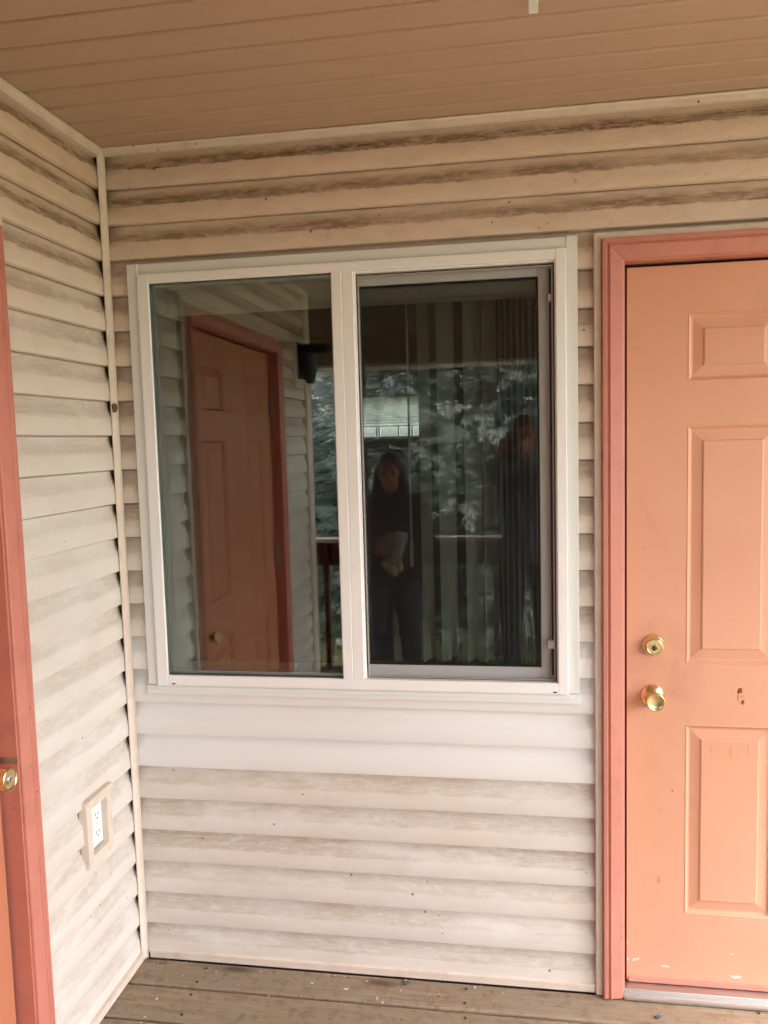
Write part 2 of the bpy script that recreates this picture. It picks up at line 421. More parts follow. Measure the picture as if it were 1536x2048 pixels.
ceil = tag(empty('porch_ceiling', (1.7, -1.4, CEIL)), kind='structure')
def soffit(y0, y1, x0, x1):
    prof = [(y0, .014), (y0-.0005, .004), (y0-.006, .0), (y1+.0125, .0), (y1+.0095, .0030), (y1+.0078, .0085), (y1+.0005, .0085), (y1-.001, .0080), (y1-.001, .014)]
    me = bpy.data.meshes.new('soffit_board'); vs = []; fs = []
    ns = 24; m = len(prof)
    sd_ = random.random()*50
    for i in range(ns+1):
        x = x0+(x1-x0)*i/ns
        for (y, dz) in prof:
            vs.append((x, y+ .0006*mnoise.noise((x*2.3, sd_, 0)), CEIL+dz+.0011*mnoise.noise((x*1.7, sd_, 3))))
    for i in range(ns):
        for j in range(m-1): fs.append((i*m+j, i*m+j+1, (i+1)*m+j+1, (i+1)*m+j))
    me.from_pydata([(v[0]-1.7, v[1]+1.4, v[2]-CEIL) for v in vs], [], fs)
    link('soffit_board', me, MAT['soffit'], ceil)
y = .012; step = PITCH*.985
yy = -.082+step
while yy > -2.66:
    soffit(min(yy, .012), yy-step, -.012, XR); yy -= step
def rel(p): return p
b = MB().box(-.3-1.7, XR+.12-1.7, -2.98+1.4, .3+1.4, .016, .10); b.build('roof_deck', MAT['roof'], ceil)
b = MB().box(-1.6-1.7, XR+.12-1.7, -2.84+1.4, -2.67+1.4, 2.075-CEIL, .012, .004); b.build('beam', MAT['beam'], ceil)
b = MB().box(-1.6-1.7, XR+.3-1.7, -3.25+1.4, -2.85+1.4, 2.085-CEIL, 2.20-CEIL, .004); b.build('eave', MAT['trim'], ceil)
b = MB().box(-1.6-1.7, -.32-1.7, -2.98+1.4, -2.30+1.4, 2.25-CEIL, 2.4-CEIL, .004); b.build('roof_return', MAT['soffit'], ceil)

# ------------------------------------------------------------------ house walls with siding
def siding_board(parent, wall, a0, a1, k, grime, new, brown, zmax=None, zmin=None, trims=(True, True)):
    """one course of siding, a0..a1 along the wall (m from the inner corner)"""
    z0 = zl(k)
    D = 1.6
    prof = [(-.0012, .0095), (-.0002, .0030), (.0012, .0006), (.004, .0), (.030, .0004), (.052, .0012), (.0565, .0022), (.066, .0055), (.078, .0088), (.092, .0106), (.0976, .0111), (.0984, .0142), (.1045, .0142)]
    L = a1-a0; ns = max(2, int(L/.045)); m = len(prof); sd_ = k*3.17+a0*9.1+(0 if wall == 'back' else 77)
    vs, uv, ends, fs = [], [], [], []
    for i in range(ns+1):
        s = a0+L*i/ns
        wob = .0012*mnoise.noise((s*2.1, sd_, 0)) + .0006*mnoise.noise((s*7.0, sd_, 5))
        wz = .0012*mnoise.noise((s*1.3, sd_, 9))
        for (dz, dp) in prof:
            z = z0+dz+wz
            if zmax is not None: z = min(z, zmax)
            if zmin is not None: z = max(z, zmin)
            d = dp*D + wob*(1.0 if dz < .06 else .5)
            vs.append((s, d, z) if wall == 'back' else (-d, -s, z))
            uv.append((s, dz/PITCH)); ends.append(((s-a0) if trims[0] else 9, (a1-s) if trims[1] else 9))
    for i in range(ns):
        for j in range(m-1):
            q = (i*m+j, (i+1)*m+j, (i+1)*m+j+1, i*m+j+1)
            fs.append(q if wall == 'back' else q[::-1] if False else q)
    me = bpy.data.meshes.new('siding_board'); me.from_pydata(vs, [], fs)
    for nm, src in (('uv', uv), ('ends', ends)):
        lay = me.uv_layers.new(name=nm)
        idx = np.empty(len(me.loops), dtype=np.int32); me.loops.foreach_get('vertex_index', idx)
        lay.data.foreach_set('uv', np.array(src, dtype=np.float32)[idx].ravel())
    for p in me.polygons: p.use_smooth = True
    me.set_sharp_from_angle(angle=R(50))
    o = link('siding_board', me, MAT['siding'], parent)
    o.color = (grime, new, brown, 1)
    return o

bw = tag(empty('house_wall'), 'grimy cream vinyl siding wall that holds the white sliding window', 'wall')
WX0, WX1, WZ0, WZ1 = .070, 1.344, .857, 2.130          # window trim outline
DX0, DX1, DZ1 = 1.387, 2.480, 2.133                     # right door with its channel
def brown_of(k): return min(1.0, max(0.0, (9-k)/12))  # brown tint grows up the wall, partly real film, partly painted bounce light
for k in range(-3, 21):
    new = 1.0 if 11 <= k <= 14 else 0.0
    rj = random.uniform(-.20, .12)
    if k <= -1: grime = .95
    elif k <= 10: grime = .70
    elif k <= 14: grime = .04
    else: grime = .62
    grime += rj*(1-new)
    br = brown_of(k)
    if k == 0:
        siding_board(bw, 'back', WX0+.012, WX1-.012, k, grime, 0, br, zmin=2.126, trims=(False, False)); siding_board(bw, 'back', DX0+.008, DX1-.008, k, grime, 0, br, zmin=2.126, trims=(False, False))
    if k <= -1: siding_board(bw, 'back', .005, 3.6, k, grime, 0, br, zmax=CEIL-.004)
    elif k <= 11:
        siding_board(bw, 'back', .005, WX0+.012, k, grime, new, br)
        siding_board(bw, 'back', WX1-.012, DX0+.008, k, grime, new, br)
        siding_board(bw, 'back', DX1-.008, 3.6, k, grime, 0, br)
    elif k == 12:
        siding_board(bw, 'back', WX0+.012, WX1-.012, k, grime, new, br, zmax=.884, trims=(False, False))
        siding_board(bw, 'back', .005, WX0+.012, k, grime, new, br, trims=(True, False))
        siding_board(bw, 'back', WX1-.012, DX0+.008, k, grime, new, br, trims=(False, True))
        siding_board(bw, 'back', DX1-.008, 3.6, k, grime, 0, br)
    else:
        siding_board(bw, 'back', .005, DX0+.008, k, grime, new, br)
        siding_board(bw, 'back', DX1-.008, 3.6, k, grime, 0, br)
# sheathing behind the siding, with the two openings
b = MB()
b.box(-.12, .10, .0245, .10, -.3, 2.62); b.box(1.32, 1.43, .0245, .10, -.3, 2.62); b.box(2.43, 3.6, .0245, .10, -.3, 2.62)
b.box(.10, 1.32, .0245, .10, -.3, .88); b.box(.10, 1.32, .0245, .10, 2.10, 2.62); b.box(1.43, 2.43, .0245, .10, 2.10, 2.62); b.box(1.43, 2.43, .0245, .10, -.3, -.01)
b.build('sheathing', MAT['sheath'], bw)
# inside corner post: two flanges meeting in a rounded nose
b = MB()
b.prism([(.0015, -.0205, 0), (.0045, -.0205, 0), (.0060, -.0150, 0), (.0085, -.0095, 0), (.0125, -.0058, 0), (.0165, -.0045, 0), (.0165, -.0015, 0), (.0118, -.0022, 0), (.0065, -.0065, 0), (.0032, -.0135, 0)], (0, 0, CEIL-.002))
o = b.build('corner_post', MAT['trim'], bw)
def jtrim(parent, z0, z1, wall, a0, a1, d0=.006, name='trim_strip'):
    b = MB()
    if wall == 'back': 
        b.box(a0, a1, -d0, .015, z0, z1, .0015); b.box(a0, a1, -d0-.004, .0, z1-.35*(z1-z0), z1-.0005, .0015)
    else:
        b.box(-.015, d0, -a1, -a0, z0, z1, .0015); b.box(.0, d0+.004, -a1, -a0, z1-.35*(z1-z0), z1-.0005, .0015)
    return b.build(name, MAT['trim'], parent)
jtrim(bw, 2.442, CEIL-.001, 'back', .012, 3.6)
jtrim(bw, .0015, .029, 'back', .022, DX0-.001, .004)
jtrim(bw, .0015, .029, 'back', DX1+.001, 3.6, .004)

lw = tag(empty('house_wall'), 'cream vinyl siding wall on the left with the recessed power outlet', 'wall')
LU0, LU1, LZ1 = .500, 1.735, 2.130                      # left door with its channel, distance from the corner
LEND = 2.335
for k in range(-3, 21):
    t = (k+3)/23
    grime = (.95 if k <= 0 else .62 if k <= 2 else .40 if k <= 5 else .30 if k <= 8 else .45)+random.uniform(-.14, .10)
    br = min(1.0, max(0, (5-k)/8))
    if k <= -1: siding_board(lw, 'left', .005, LEND, k, grime, 0, br, zmax=CEIL-.004)
    else:
        if k in (15, 16):
            siding_board(lw, 'left', .005, .186, k, grime, .12, br, trims=(True, False)); siding_board(lw, 'left', .282, LU0+.008, k, grime, .12, br, trims=(False, True))
            if k == 16: siding_board(lw, 'left', .186, .282, k, grime, .12, br, zmax=.470, trims=(False, False))
        else: siding_board(lw, 'left', .005, LU0+.008, k, grime, .12, br)
        siding_board(lw, 'left', LU1-.008, LEND, k, grime, .1, br)
b = MB()
b.box(-.12, -.0245, -.186, .018, -.3, 2.62); b.box(-.12, -.0245, -.56, -.282, -.3, 2.62); b.box(-.12, -.0245, -.282, -.186, -.3, .47); b.box(-.12, -.0245, -.282, -.186, .62, 2.62); b.box(-.12, -.0245, -LEND, -1.68, -.3, 2.62); b.box(-.12, -.0245, -1.68, -.56, 2.10, 2.62); b.box(-.12, -.0245, -1.68, -.56, -.3, -.01)
b.build('sheathing', MAT['sheath'], lw)
b = MB()
b.box(-.015, .010, -LEND+.085, -.016, 2.434, CEIL-.001, .0015); b.box(.0, .012, -LEND+.085, -.017, 2.450, CEIL-.0015, .0015); b.build('trim_strip', MAT['trim'], lw)
jtrim(lw, .0015, .028, 'left', .022, LU0-.001, .010)
jtrim(lw, .0015, .028, 'left', LU1+.001, LEND-.08, .006)
b = MB().box(-.10, .012, -LEND-.012, -LEND+.09, .0, CEIL-.002, .004); b.build('corner_post', MAT['trim'], lw)
# wall round the outer corner, facing the yard
fwall = tag(empty('house_wall', (-.9, -LEND, 0)), 'plain cream wall round the outer corner facing the yard', 'wall')
b = MB().box(-1.2, .79, .02, .12, -.3, 2.6); b.build('sheathing', MAT['trim'], fwall)
def copies(o, n): return o

# ------------------------------------------------------------------ sliding window
win = tag(empty('sliding_window', (0, 0, 0)), 'new white two-pane sliding window with insect screen on its right half', 'window')
FX0, FX1, FZ0, FZ1 = .104, 1.314, .886, 2.099
b = MB().box(WX0, FX0-.0005, -.012, .002, FZ0+.001, WZ1, .0012); b.build('trim_flange', MAT['alu'], win)
b = MB().box(FX1+.0005, WX1, -.0125, .002, FZ0+.001, WZ1+.001, .0012); b.build('trim_flange', MAT['alu'], win)
b = MB().box(FX0-.003, FX1+.003, -.010, .002, FZ1+.0005, WZ1-.001, .0012); b.build('trim_flange', MAT['alu'], win)
b = MB().box(WX0-.003, WX1-.001, -.014, .002, WZ0, FZ0-.0005, .0015); b.box(WX0+.02, WX1-.02, -.017, -.01, WZ0+.014, FZ0-.004, .001); b.build('trim_flange', MAT['alu'], win)
FY0, FY1 = -.022, .058
GX0, GX1, GZ0, GZ1 = .138, .6765, .918, 2.071           # fixed pane opening
HX0, HX1, HZ0, HZ1 = .738, 1.286, .9145, 2.073          # sliding side opening
b = MB(); b.box(FX0, GX0, FY0, FY1, FZ0, FZ1, .0025, 2); b.build('frame_jamb', MAT['white'], win)
b = MB(); b.box(HX1, FX1, FY0, FY1, FZ0, FZ1, .0025, 2); b.build('frame_jamb', MAT['white'], win)
b = MB(); b.box(GX0-.001, HX1+.001, FY0+.0006, FY1, GZ1, FZ1-.0004, .0025, 2); fh = b.build('frame_head', MAT['white'], win)
b = MB(); b.box(GX0-.001, HX1+.001, FY0+.0006, FY1, FZ0+.0004, GZ0, .0025, 2); fs_ = b.build('frame_sill', MAT['white'], win)
b = MB(); b.box(GX1, .706, FY0-.001, FY1, GZ0-.001, GZ1+.001, .002, 2); b.box(.7065, HX0, FY0+.0012, FY1, GZ0-.001, GZ1+.001, .002, 2); b.build('mullion', MAT['white'], win)
# stepped track on the sliding side
def ring(x0, x1, z0, z1, t, y0, y1, bev=.001, tb=None, tt=None, tl=None, tr=None):
    tb = tb or t; tt = tt or t; tl = tl or t; tr = tr or t
    b = MB()
    b.box(x0, x0+tl, y0, y1, z0, z1, bev); b.box(x1-tr, x1, y0, y1, z0, z1, bev)
    b.box(x0+tl-.0004, x1-tr+.0004, y0+.0003, y1, z1-tt, z1-.0003, bev); b.box(x0+tl-.0004, x1-tr+.0004, y0+.0003, y1, z0+.0003, z0+tb, bev)
    return b
ring(HX0-.001, HX1+.001, HZ0-.002, HZ1+.002, .006, -.010, .056, tb=.0025, tt=.009, tr=.0035).build('track', MAT['white'], win)
for x in (.150, 1.272):
    MB().box(x, x+.010, FY0-.0004, FY0+.004, FZ0+.005, FZ0+.0085).build('weep_slot', MAT['black'], win)
# fixed pane
ring(GX0-.001, GX1+.001, GZ0-.001, GZ1+.001, .0018, -.014, .004, .0003).build('gasket', MAT['greygasket'], win)
ring(GX0, GX1, GZ0, GZ1, .008, .006, .05, .001).build('glazing_bead', MAT['white'], win)
def pane(x0, x1, z0, z1, y, mat, name='glass_pane', parent=win, th=.003):
    return MB().box(x0, x1, y, y+th, z0, z1).build(name, mat, parent)
def sheet(x0, x1, z0, z1, y, mat, name, parent):
    return MB().poly([(x0, y, z0), (x1, y, z0), (x1, y, z1), (x0, y, z1)]).build(name, mat, parent)
sheet(GX0-.002, GX1+.002, GZ0-.002, GZ1+.002, .005, MAT['glass'], 'glass_pane', win)
sheet(GX0-.002, GX1+.002, GZ0-.002, GZ1+.002, .021, MAT['glass2'], 'glass_pane', win)
# sliding sash
sash = ring(.700, 1.2835, .9160, 2.066, .042, .016, .046, .002, tb=.0375, tt=.032, tl=.036, tr=.0425).build('sash', MAT['white'], win)
ring(.7355, 1.2415, .953, 2.0345, .004, .0145, .03, .0003).build('gasket', MAT['black'], sash)
sheet(.735, 1.243, .952, 2.036, .028, MAT['glass'], 'glass_pane', sash)
sheet(.735, 1.243, .952, 2.036, .042, MAT['glass2'], 'glass_pane', sash)
# insect screen in front of it
scr = ring(.7465, 1.2800, .9195, 2.0610, .0042, -.003, .004, .0006).build('insect_screen', MAT['screenframe'], win)
ring(.7445, 1.2832, .9160, 2.0638, .0036, -.0022, .006, .0002).build('gasket', MAT['black'], scr)
MB().box(1.2700, 1.2755, -.0012, .006, .935, 2.050).build('gasket', MAT['black'], scr)
sheet(.748, 1.2790, .9205, 2.0600, .0005, MAT['screen'], 'mesh', scr)
MB().box(1.2660, 1.2780, -.007, .0, 1.962, 1.984, .002).build('pull_tab', MAT['screenframe'], scr)
MB().box(1.2580, 1.2780, -.007, .0, 1.012, 1.036, .002).build('pull_tab', MAT['screenframe'], scr)
# plastered reveal inside
ry0, ry1 = .0585, .175
b = MB()
b.box(.075, .1325, ry0, ry1, .85, 2.14, .001); b.box(1.298, 1.35, ry0, ry1, .85, 2.14, .001)
b.box(.1330, 1.2975, ry0, ry1, 2.082, 2.14, .001); b.box(.1330, 1.2975, ry0, ry1+.02, .85, .903, .001)
b.build('reveal', MAT['jamb'], win)

# ------------------------------------------------------------------ the room behind the window
room = tag(empty('interior_room', (1.2, 2.2, 0)), kind='structure')
def rb(*a): 
    x0, x1, y0, y1, z0, z1 = a; return MB().box(x0-1.2, x1-1.2, y0-2.2, y1-2.2, z0, z1)
RX0, RX1, RY1, RZ1 = -1.0, 3.4, 4.2, 2.43
rb(RX0, RX1, .176, RY1, -.05, .0).build('floor', MAT['carpet'], room)
rb(RX0, RX1, .10, RY1+.1, RZ1, RZ1+.1).build('ceiling', MAT['room'], room)
rb(RX0-.1, RX0, .10, RY1+.1, -.05, RZ1).build('wall', MAT['room'], room)
rb(RX1, RX1+.1, .10, RY1+.1, -.05, RZ1).build('wall', MAT['room'], room)
fx0, fx1, fz0, fz1 = -.045, .525, 1.612, 1.952
for a in ((RX0, fx0, RY1, RY1+.1, 0, RZ1), (fx1, RX1, RY1, RY1+.1, 0, RZ1), (fx0, fx1, RY1, RY1+.1, 0, fz0), (fx0, fx1, RY1, RY1+.1, fz1, RZ1)):
    rb(*a).build('wall', MAT['room'], room)
for a in ((RX0, .074, .101, .175, 0, RZ1), (1.351, RX1, .101, .175, 0, RZ1), (.074, 1.351, .101, .175, 0, .849), (.074, 1.351, .101, .175, 2.141, RZ1)):
    rb(*a).build('wall', MAT['room'], room)
fwn = tag(empty('room_window', (.24, 4.2, 1.6)), 'small bright far window with half lowered slatted blind, seen through the dark pane', 'window')
def fb(x0, x1, y0, y1, z0, z1): return MB().box(x0-.24, x1-.24, y0-4.2, y1-4.2, z0-1.6, z1-1.6)
fb(fx0-.002, fx1+.002, 4.23, 4.26, fz0-.002, fz0+.020).build('frame', MAT['white'], fwn)
for x in (-.045, .075, .095, .255, .365, .43, .513): fb(x, x+.012, 4.235, 4.26, fz0, fz1).build('muntin', MAT['white'], fwn)
b = MB().poly([(fx0-.24, .05, fz0-1.6), (fx1-.24, .05, fz0-1.6), (fx1-.24, .05, fz1-1.6), (fx0-.24, .05, fz1-1.6)]); b.build('glass_pane', MAT['glass2'], fwn)
nz = 11
for i in range(nz):
    z = fz1-.01-i*.0205
    b = MB().prism([(fx0+.004-.24, -.006, z-1.6+.010), (fx0+.004-.24, -.0055, z-1.6+.0108), (fx0+.004-.24, .014, z-1.6-.0075), (fx0+.004-.24, .0135, z-1.6-.0085)], (fx1-fx0-.008, 0, 0))
    b.build('slat', MAT['hblind'], fwn)
fb(fx0+.004, fx1-.004, 4.194, 4.222, fz1-.01-nz*.0205-.006, fz1-.01-nz*.0205+.006).build('bottom_rail', MAT['hblind'], fwn)

# vertical blind hanging inside the window
vb = tag(empty('vertical_blind', (1.0, .135, 2.0)), 'vertical vinyl blind drawn to the right behind the screened pane', 'blind')
def vbx(x0, x1, y0, y1, z0, z1, bev=0): return MB().box(x0-1.0, x1-1.0, y0-.135, y1-.135, z0-2, z1-2, bev)
vbx(.134, 1.292, .098, .104, 1.994, 2.060, .001).build('valance', MAT['blind'], vb)
vbx(.136, 1.290, .118, .155, 2.045, 2.078, .001).build('head_rail', MAT['jamb'], vb)
def slat(x, ang, wdt=.086, z0=.936):
    me = MB(); n = 7; pts = []
    c_, s_ = math.cos(R(ang)), math.sin(R(ang))
    lo = []; hi = []
    for i in range(n):
        t = (i/(n-1)-.5); bow = .004*(1-4*t*t)
        px, py = t*wdt*c_-bow*s_, t*wdt*s_+bow*c_
        lo.append((x+px-1.0, py+.004, z0-2)); hi.append((x+px-1.0, py+.004, 2.044-2))
    bm = bmesh.new()
    a = [bm.verts.new(p) for p in lo]; h = [bm.verts.new(p) for p in hi]
    for i in range(n-1): bm.faces.new((a[i], a[i+1], h[i+1], h[i]))
    me.add(bm)
    return me.build('slat', MAT['blind'], vb, True)
for x, a, w_ in ((.912, 72, .086), (.976, 58, .086), (1.054, 56, .086), (1.098, 70, .086), (1.118, 82, .086), (1.137, 86, .086), (1.153, 90, .086), (1.170, 88, .086), (1.186, 93, .086), (1.203, 92, .086), (1.221, 95, .086), (1.238, 94, .086), (1.252, 97, .086)):
    slat(x, a, w_, .936+random.uniform(-.003, .004))
b = MB(); b.tube([(.868-1, -.02, .04), (.868-1, -.022, -.3), (.867-1, -.021, -.70)], .0035, 8); b.tube([(.867-1, -.021, -.70), (.867-1, -.021, -.775)], .0062, 8)
b.build('wand', MAT['wand'], vb, True)

# ------------------------------------------------------------------ doors
def rect_ring_panel(x0, x1, z0, z1, rings, P):
    """raised and fielded panel: concentric rectangles (inset, depth)"""
    vs = []; fs = []
    for ins, d in rings:
        for (x, z) in ((x0+ins, z0+ins), (x1-ins, z0+ins), (x1-ins, z1-ins), (x0+ins, z1-ins)): vs.append(P(x, d, z))
    for i in range(len(rings)-1):
        for j in range(4): fs.append((i*4+j, i*4+(j+1) % 4, (i+1)*4+(j+1) % 4, (i+1)*4+j))
    q = (len(rings)-1)*4; fs.append((q, q+1, q+2, q+3))
    return vs, fs

def make_door(root, P, x0, x1, z0, z1, knob_x, latch_side, mat=None):
    """P(x, depth, z) -> world; depth grows into the house; x along the wall"""
    W = x1-x0; mat = mat or MAT['door']
    cx = (x0+x1)/2
    s = 1 if latch_side == 'lo' else -1
    a0, a1 = .157, .394
    cols = [(x0+a0, x0+a1), (x1-a1, x1-a0)]
    rows = [(z0+.209, z0+.765), (z0+.937, z0+1.594), (z0+1.711, z0+1.892)]
    xs = [x0, cols[0][0], cols[0][1], cols[1][0], cols[1][1], x1]
    zs = [z0, rows[0][0], rows[0][1], rows[1][0], rows[1][1], rows[2][0], rows[2][1], z1]
    vs = []; fs = []; idx = {}
    def V(x, d, z):
        key = (round(x, 5), round(d, 5), round(z, 5))
        if key not in idx: idx[key] = len(vs); vs.append(P(x, d, z))
        return idx[key]
    for i in range(5):
        for j in range(7):
            if i in (1, 3) and j in (1, 3, 5): continue
            fs.append((V(xs[i], 0, zs[j]), V(xs[i+1], 0, zs[j]), V(xs[i+1], 0, zs[j+1]), V(xs[i], 0, zs[j+1])))
    th = .044
    for (xa, za, xb, zb) in ((x0, z0, x1, z0), (x1, z0, x1, z1), (x1, z1, x0, z1), (x0, z1, x0, z0)):
        fs.append((V(xa, 0, za), V(xa, th, za), V(xb, th, zb), V(xb, 0, zb)))
    fs.append((V(x0, th, z0), V(x1, th, z0), V(x1, th, z1), V(x0, th, z1)))
    me = bpy.data.meshes.new('slab'); me.from_pydata(vs, [], fs)
    slab = link('slab', me, mat, root)
    rings = [(0, 0), (.0025, -.0012), (.005, .0005), (.0105, .0080), (.0135, .0092), (.017, .0088), (.040, .0045), (.0425, .0012), (.046, .0004), (.049, .0006)]
    for (xa, xb) in cols:
        for (za, zb) in rows:
            v2, f2 = rect_ring_panel(xa, xb, za, zb, rings, P)
            m2 = bpy.data.meshes.new('panel'); m2.from_pydata(v2, [], f2)
            link('panel', m2, mat, slab)
    return slab

def axis_matrix(origin, direction):
    q = Vector(direction).to_track_quat('Z', 'Y')
    return Matrix.Translation(origin) @ q.to_matrix().to_4x4()

def knob(root, origin, d, hollow=True, parent_name='knob'):
    m = axis_matrix(origin, d)
    b = MB().lathe([(.0, -.002), (.033, -.002), (.0335, .001), (.0325, .003), (.028, .008), (.021, .0125), (.0155, .015), (.013, .018), (.0125, .028), (.0135, .032), (.0195, .037), (.0245, .043), (.0262, .050), (.0258, .0555), (.0242, .0585), (.0225, .0592), (.020, .0585), (.0165, .0565), (.010, .0550), (.004, .0545), (0, .0545)], m, 48)
    return b.build(parent_name, MAT['brass'], root, True)

def casing_bars(root, P, x0, x1, z1, wd, d_out, bottom, mat):
    """brickmould: left, right, head; mitred.  P as above"""
    prof = [(0, 0.0), (0, -.026), (.002, -.029), (.010, -.0295), (.013, -.026), (.0155, -.026), (.0185, -.030), (.022, -.0305), (.0235, -.028), (.052, -.022), (.0545, -.020), (wd, -.016), (wd, .03)]
    def strip(pts_a, pts_b, name):
        n = len(pts_a); me = bpy.data.meshes.new(name)
        me.from_pydata([P(*p) for p in pts_a]+[P(*p) for p in pts_b], [], [(i, i+1, n+i+1, n+i) for i in range(n-1)]+[tuple(range(n))])
        return link(name, me, mat, root)
    e = .0006
    strip([(x0+o, d, bottom) for o, d in prof], [(x0+o, d, z1-o-e) for o, d in prof], 'casing')
    strip([(x1-o, d, bottom) for o, d in prof], [(x1-o, d, z1-o-e) for o, d in prof], 'casing')
    strip([(x0+o+e, d, z1-o) for o, d in prof], [(x1-o-e, d, z1-o) for o, d in prof], 'casing')

def channel(root, P, x0, x1, z1, wd, bottom):
    prof = [(0, .012), (0, -.010), (.0015, -.0115), (wd-.002, -.0125), (wd-.0006, -.011), (wd-.0006, .012)]
    def strip(pa, pb):
        n = len(pa); me = bpy.data.meshes.new('channel_trim')
        me.from_pydata([P(*p) for p in pa]+[P(*p) for p in pb], [], [(i, i+1, n+i+1, n+i) for i in range(n-1)])
        link('channel_trim', me, MAT['trim'], root)
    e = .0005
    strip([(x0+o, d, bottom) for o, d in prof], [(x0+o, d, z1-o-e) for o, d in prof])
    strip([(x1-o, d, bottom) for o, d in prof], [(x1-o, d, z1-o-e) for o, d in prof])
    strip([(x0+o+e, d, z1-o) for o, d in prof], [(x1-o-e, d, z1-o) for o, d in prof])

def blob(cx, cz, rx, rz, P, d, seed, n=14, rough=.45):
    rnd = random.Random(seed); pts = []
    for i in range(n):
        a = 2*math.pi*i/n; r = 1+rough*(rnd.random()-.5)*2
        pts.append(P(cx+rx*r*math.cos(a), d, cz+rz*r*math.sin(a)))
    return pts

def PB(x, d, z): return (x, d, z)              # back wall
def PL(u, d, z): return (-d, -u, z)            # left wall

# right-hand door
door = tag(empty('door'), 'orange six-panel door with brass deadbolt and knob beside the window', 'door')
S0, S1, SZ0, SZ1 = 1.4770, 2.3885, .028, 2.046
DD = .030
Pd = lambda x, d, z: (x, DD+d, z)
slab = make_door(door, Pd, S0, S1, SZ0, SZ1, None, 'lo')
casing_bars(door, PB, DX0+.0195, DX1-.0195, DZ1-.0185, .0555, 0, .005, MAT['casing'])
channel(door, PB, DX0, DX1, DZ1, .0195, .003)
# jamb, stop and dark weatherstrip
b = MB(); b.box(1.4605, 1.4655, -.015, .10, .03, 2.06, .001); b.box(2.3975, 2.4025, -.015, .10, .03, 2.06, .001); b.box(1.4655, 2.3975, -.015, .10, 2.0555, 2.062, .001); b.build('jamb', MAT['casing'], door)
b = MB(); b.box(1.4656, S0+.02, .050, .078, .03, 2.0554); b.box(S1-.02, 2.3974, .050, .078, .03, 2.0554); b.box(S0+.0201, S1-.0201, .050, .078, 2.03, 2.0554)
b.box(1.4657, 1.4766, DD+.004, .050, .03, 2.0553); b.build('weatherstrip', MAT['black'], door)
b = MB(); b.box(1.4625, 2.40, -.026, .10, .003, .0135, .002, 2); b.box(1.4630, 2.40, -.004, .09, .012, .0215, .0015); b.box(1.4635, 2.40, -.019, -.015, .0125, .0155, .001); b.build('threshold', MAT['steel'], door)
b = MB(); b.box(S0+.004, S1-.004, DD-.004, DD+.03, .0238, .0405, .002); b.build('door_sweep', MAT['casing'], door)
knob(door, (1.5455, DD, .8725), (0, -1, 0))
m = axis_matrix((1.5475, DD, 1.0175), (0, -1, 0))
db = MB().lathe([(0, -.001), (.0305, -.001), (.031, .002), (.030, .005), (.0285, .007), (.0275, .007), (.0265, .009), (.0235, .018), (.0215, .0225), (.0200, .0232), (.0188, .0225), (.0184, .0215), (.0, .0215)], m, 48).build('deadbolt', MAT['brass'], door, True)
m2 = axis_matrix((1.5475, DD-.0212, 1.0145), (0, -1, 0))
MB().lathe([(0, 0), (.0078, 0), (.0078, .0022), (.0070, .0026), (0, .0026)], m2, 24).build('key_cylinder', MAT['keyway'], db, True)
MB().box(1.5463, 1.5487, DD-.0246, DD-.0225, 1.0085, 1.0195).build('keyhole', MAT['black'], db)
for i, (x, z, rx, rz, mt) in enumerate(((1.4985, .090, .006, .004, 'chip'), (1.507, .0935, .004, .004, 'chip'), (1.583, .0765, .0125, .0042, 'chip'), (1.776, .0600, .0135, .0052, 'chip'), (1.4795, .0905, .0032, .0062, 'chip'), (1.4785, .140, .0022, .006, 'chip'),
    (1.777, .892, .0055, .0085, 'rust'), (1.785, .861, .0035, .0075, 'rust'), (1.781, .877, .0075, .0022, 'scuff'), (1.773, .874, .002, .009, 'scuff'), (1.565, .335, .003, .010, 'scuff'), (1.60, .60, .002, .003, 'rust'), (1.568, .545, .003, .0015, 'scuff'), (1.765, .128, .006, .0018, 'chip'))):
    MB().prism(blob(x, z, rx, rz, PB, DD-.0009, i+5), (0, .0006, 0)).build('paint_chip', MAT[mt], door)
for i, x in enumerate((1.703, 1.753, 1.757, 1.80)):
    MB().prism(blob(x, .722+.006*math.sin(i*3), .0008, .014, PB, DD+.0002 if x > 1.68 else DD-.0006, i+50, 10), (0, .0005, 0)).build('paint_scratch', MAT['scuff'], door)
for i, (x, z, rx, rz) in enumerate(((1.4535, .385, .0022, .007), (1.4560, .345, .0014, .016), (1.4555, 1.000, .0012, .003), (1.4548, .955, .001, .002))):
    MB().prism(blob(x, z, rx, rz, PB, -.0216, i+80), (0, .0012, 0)).build('paint_chip', MAT['scuff'], door)
MB().lathe([(0, 0), (.0032, 0), (.0026, .0015), (0, .002)], axis_matrix((1.4275, -.0285, 2.073), (0, -1, 0)), 12).build('nail_head', MAT['rust'], door)

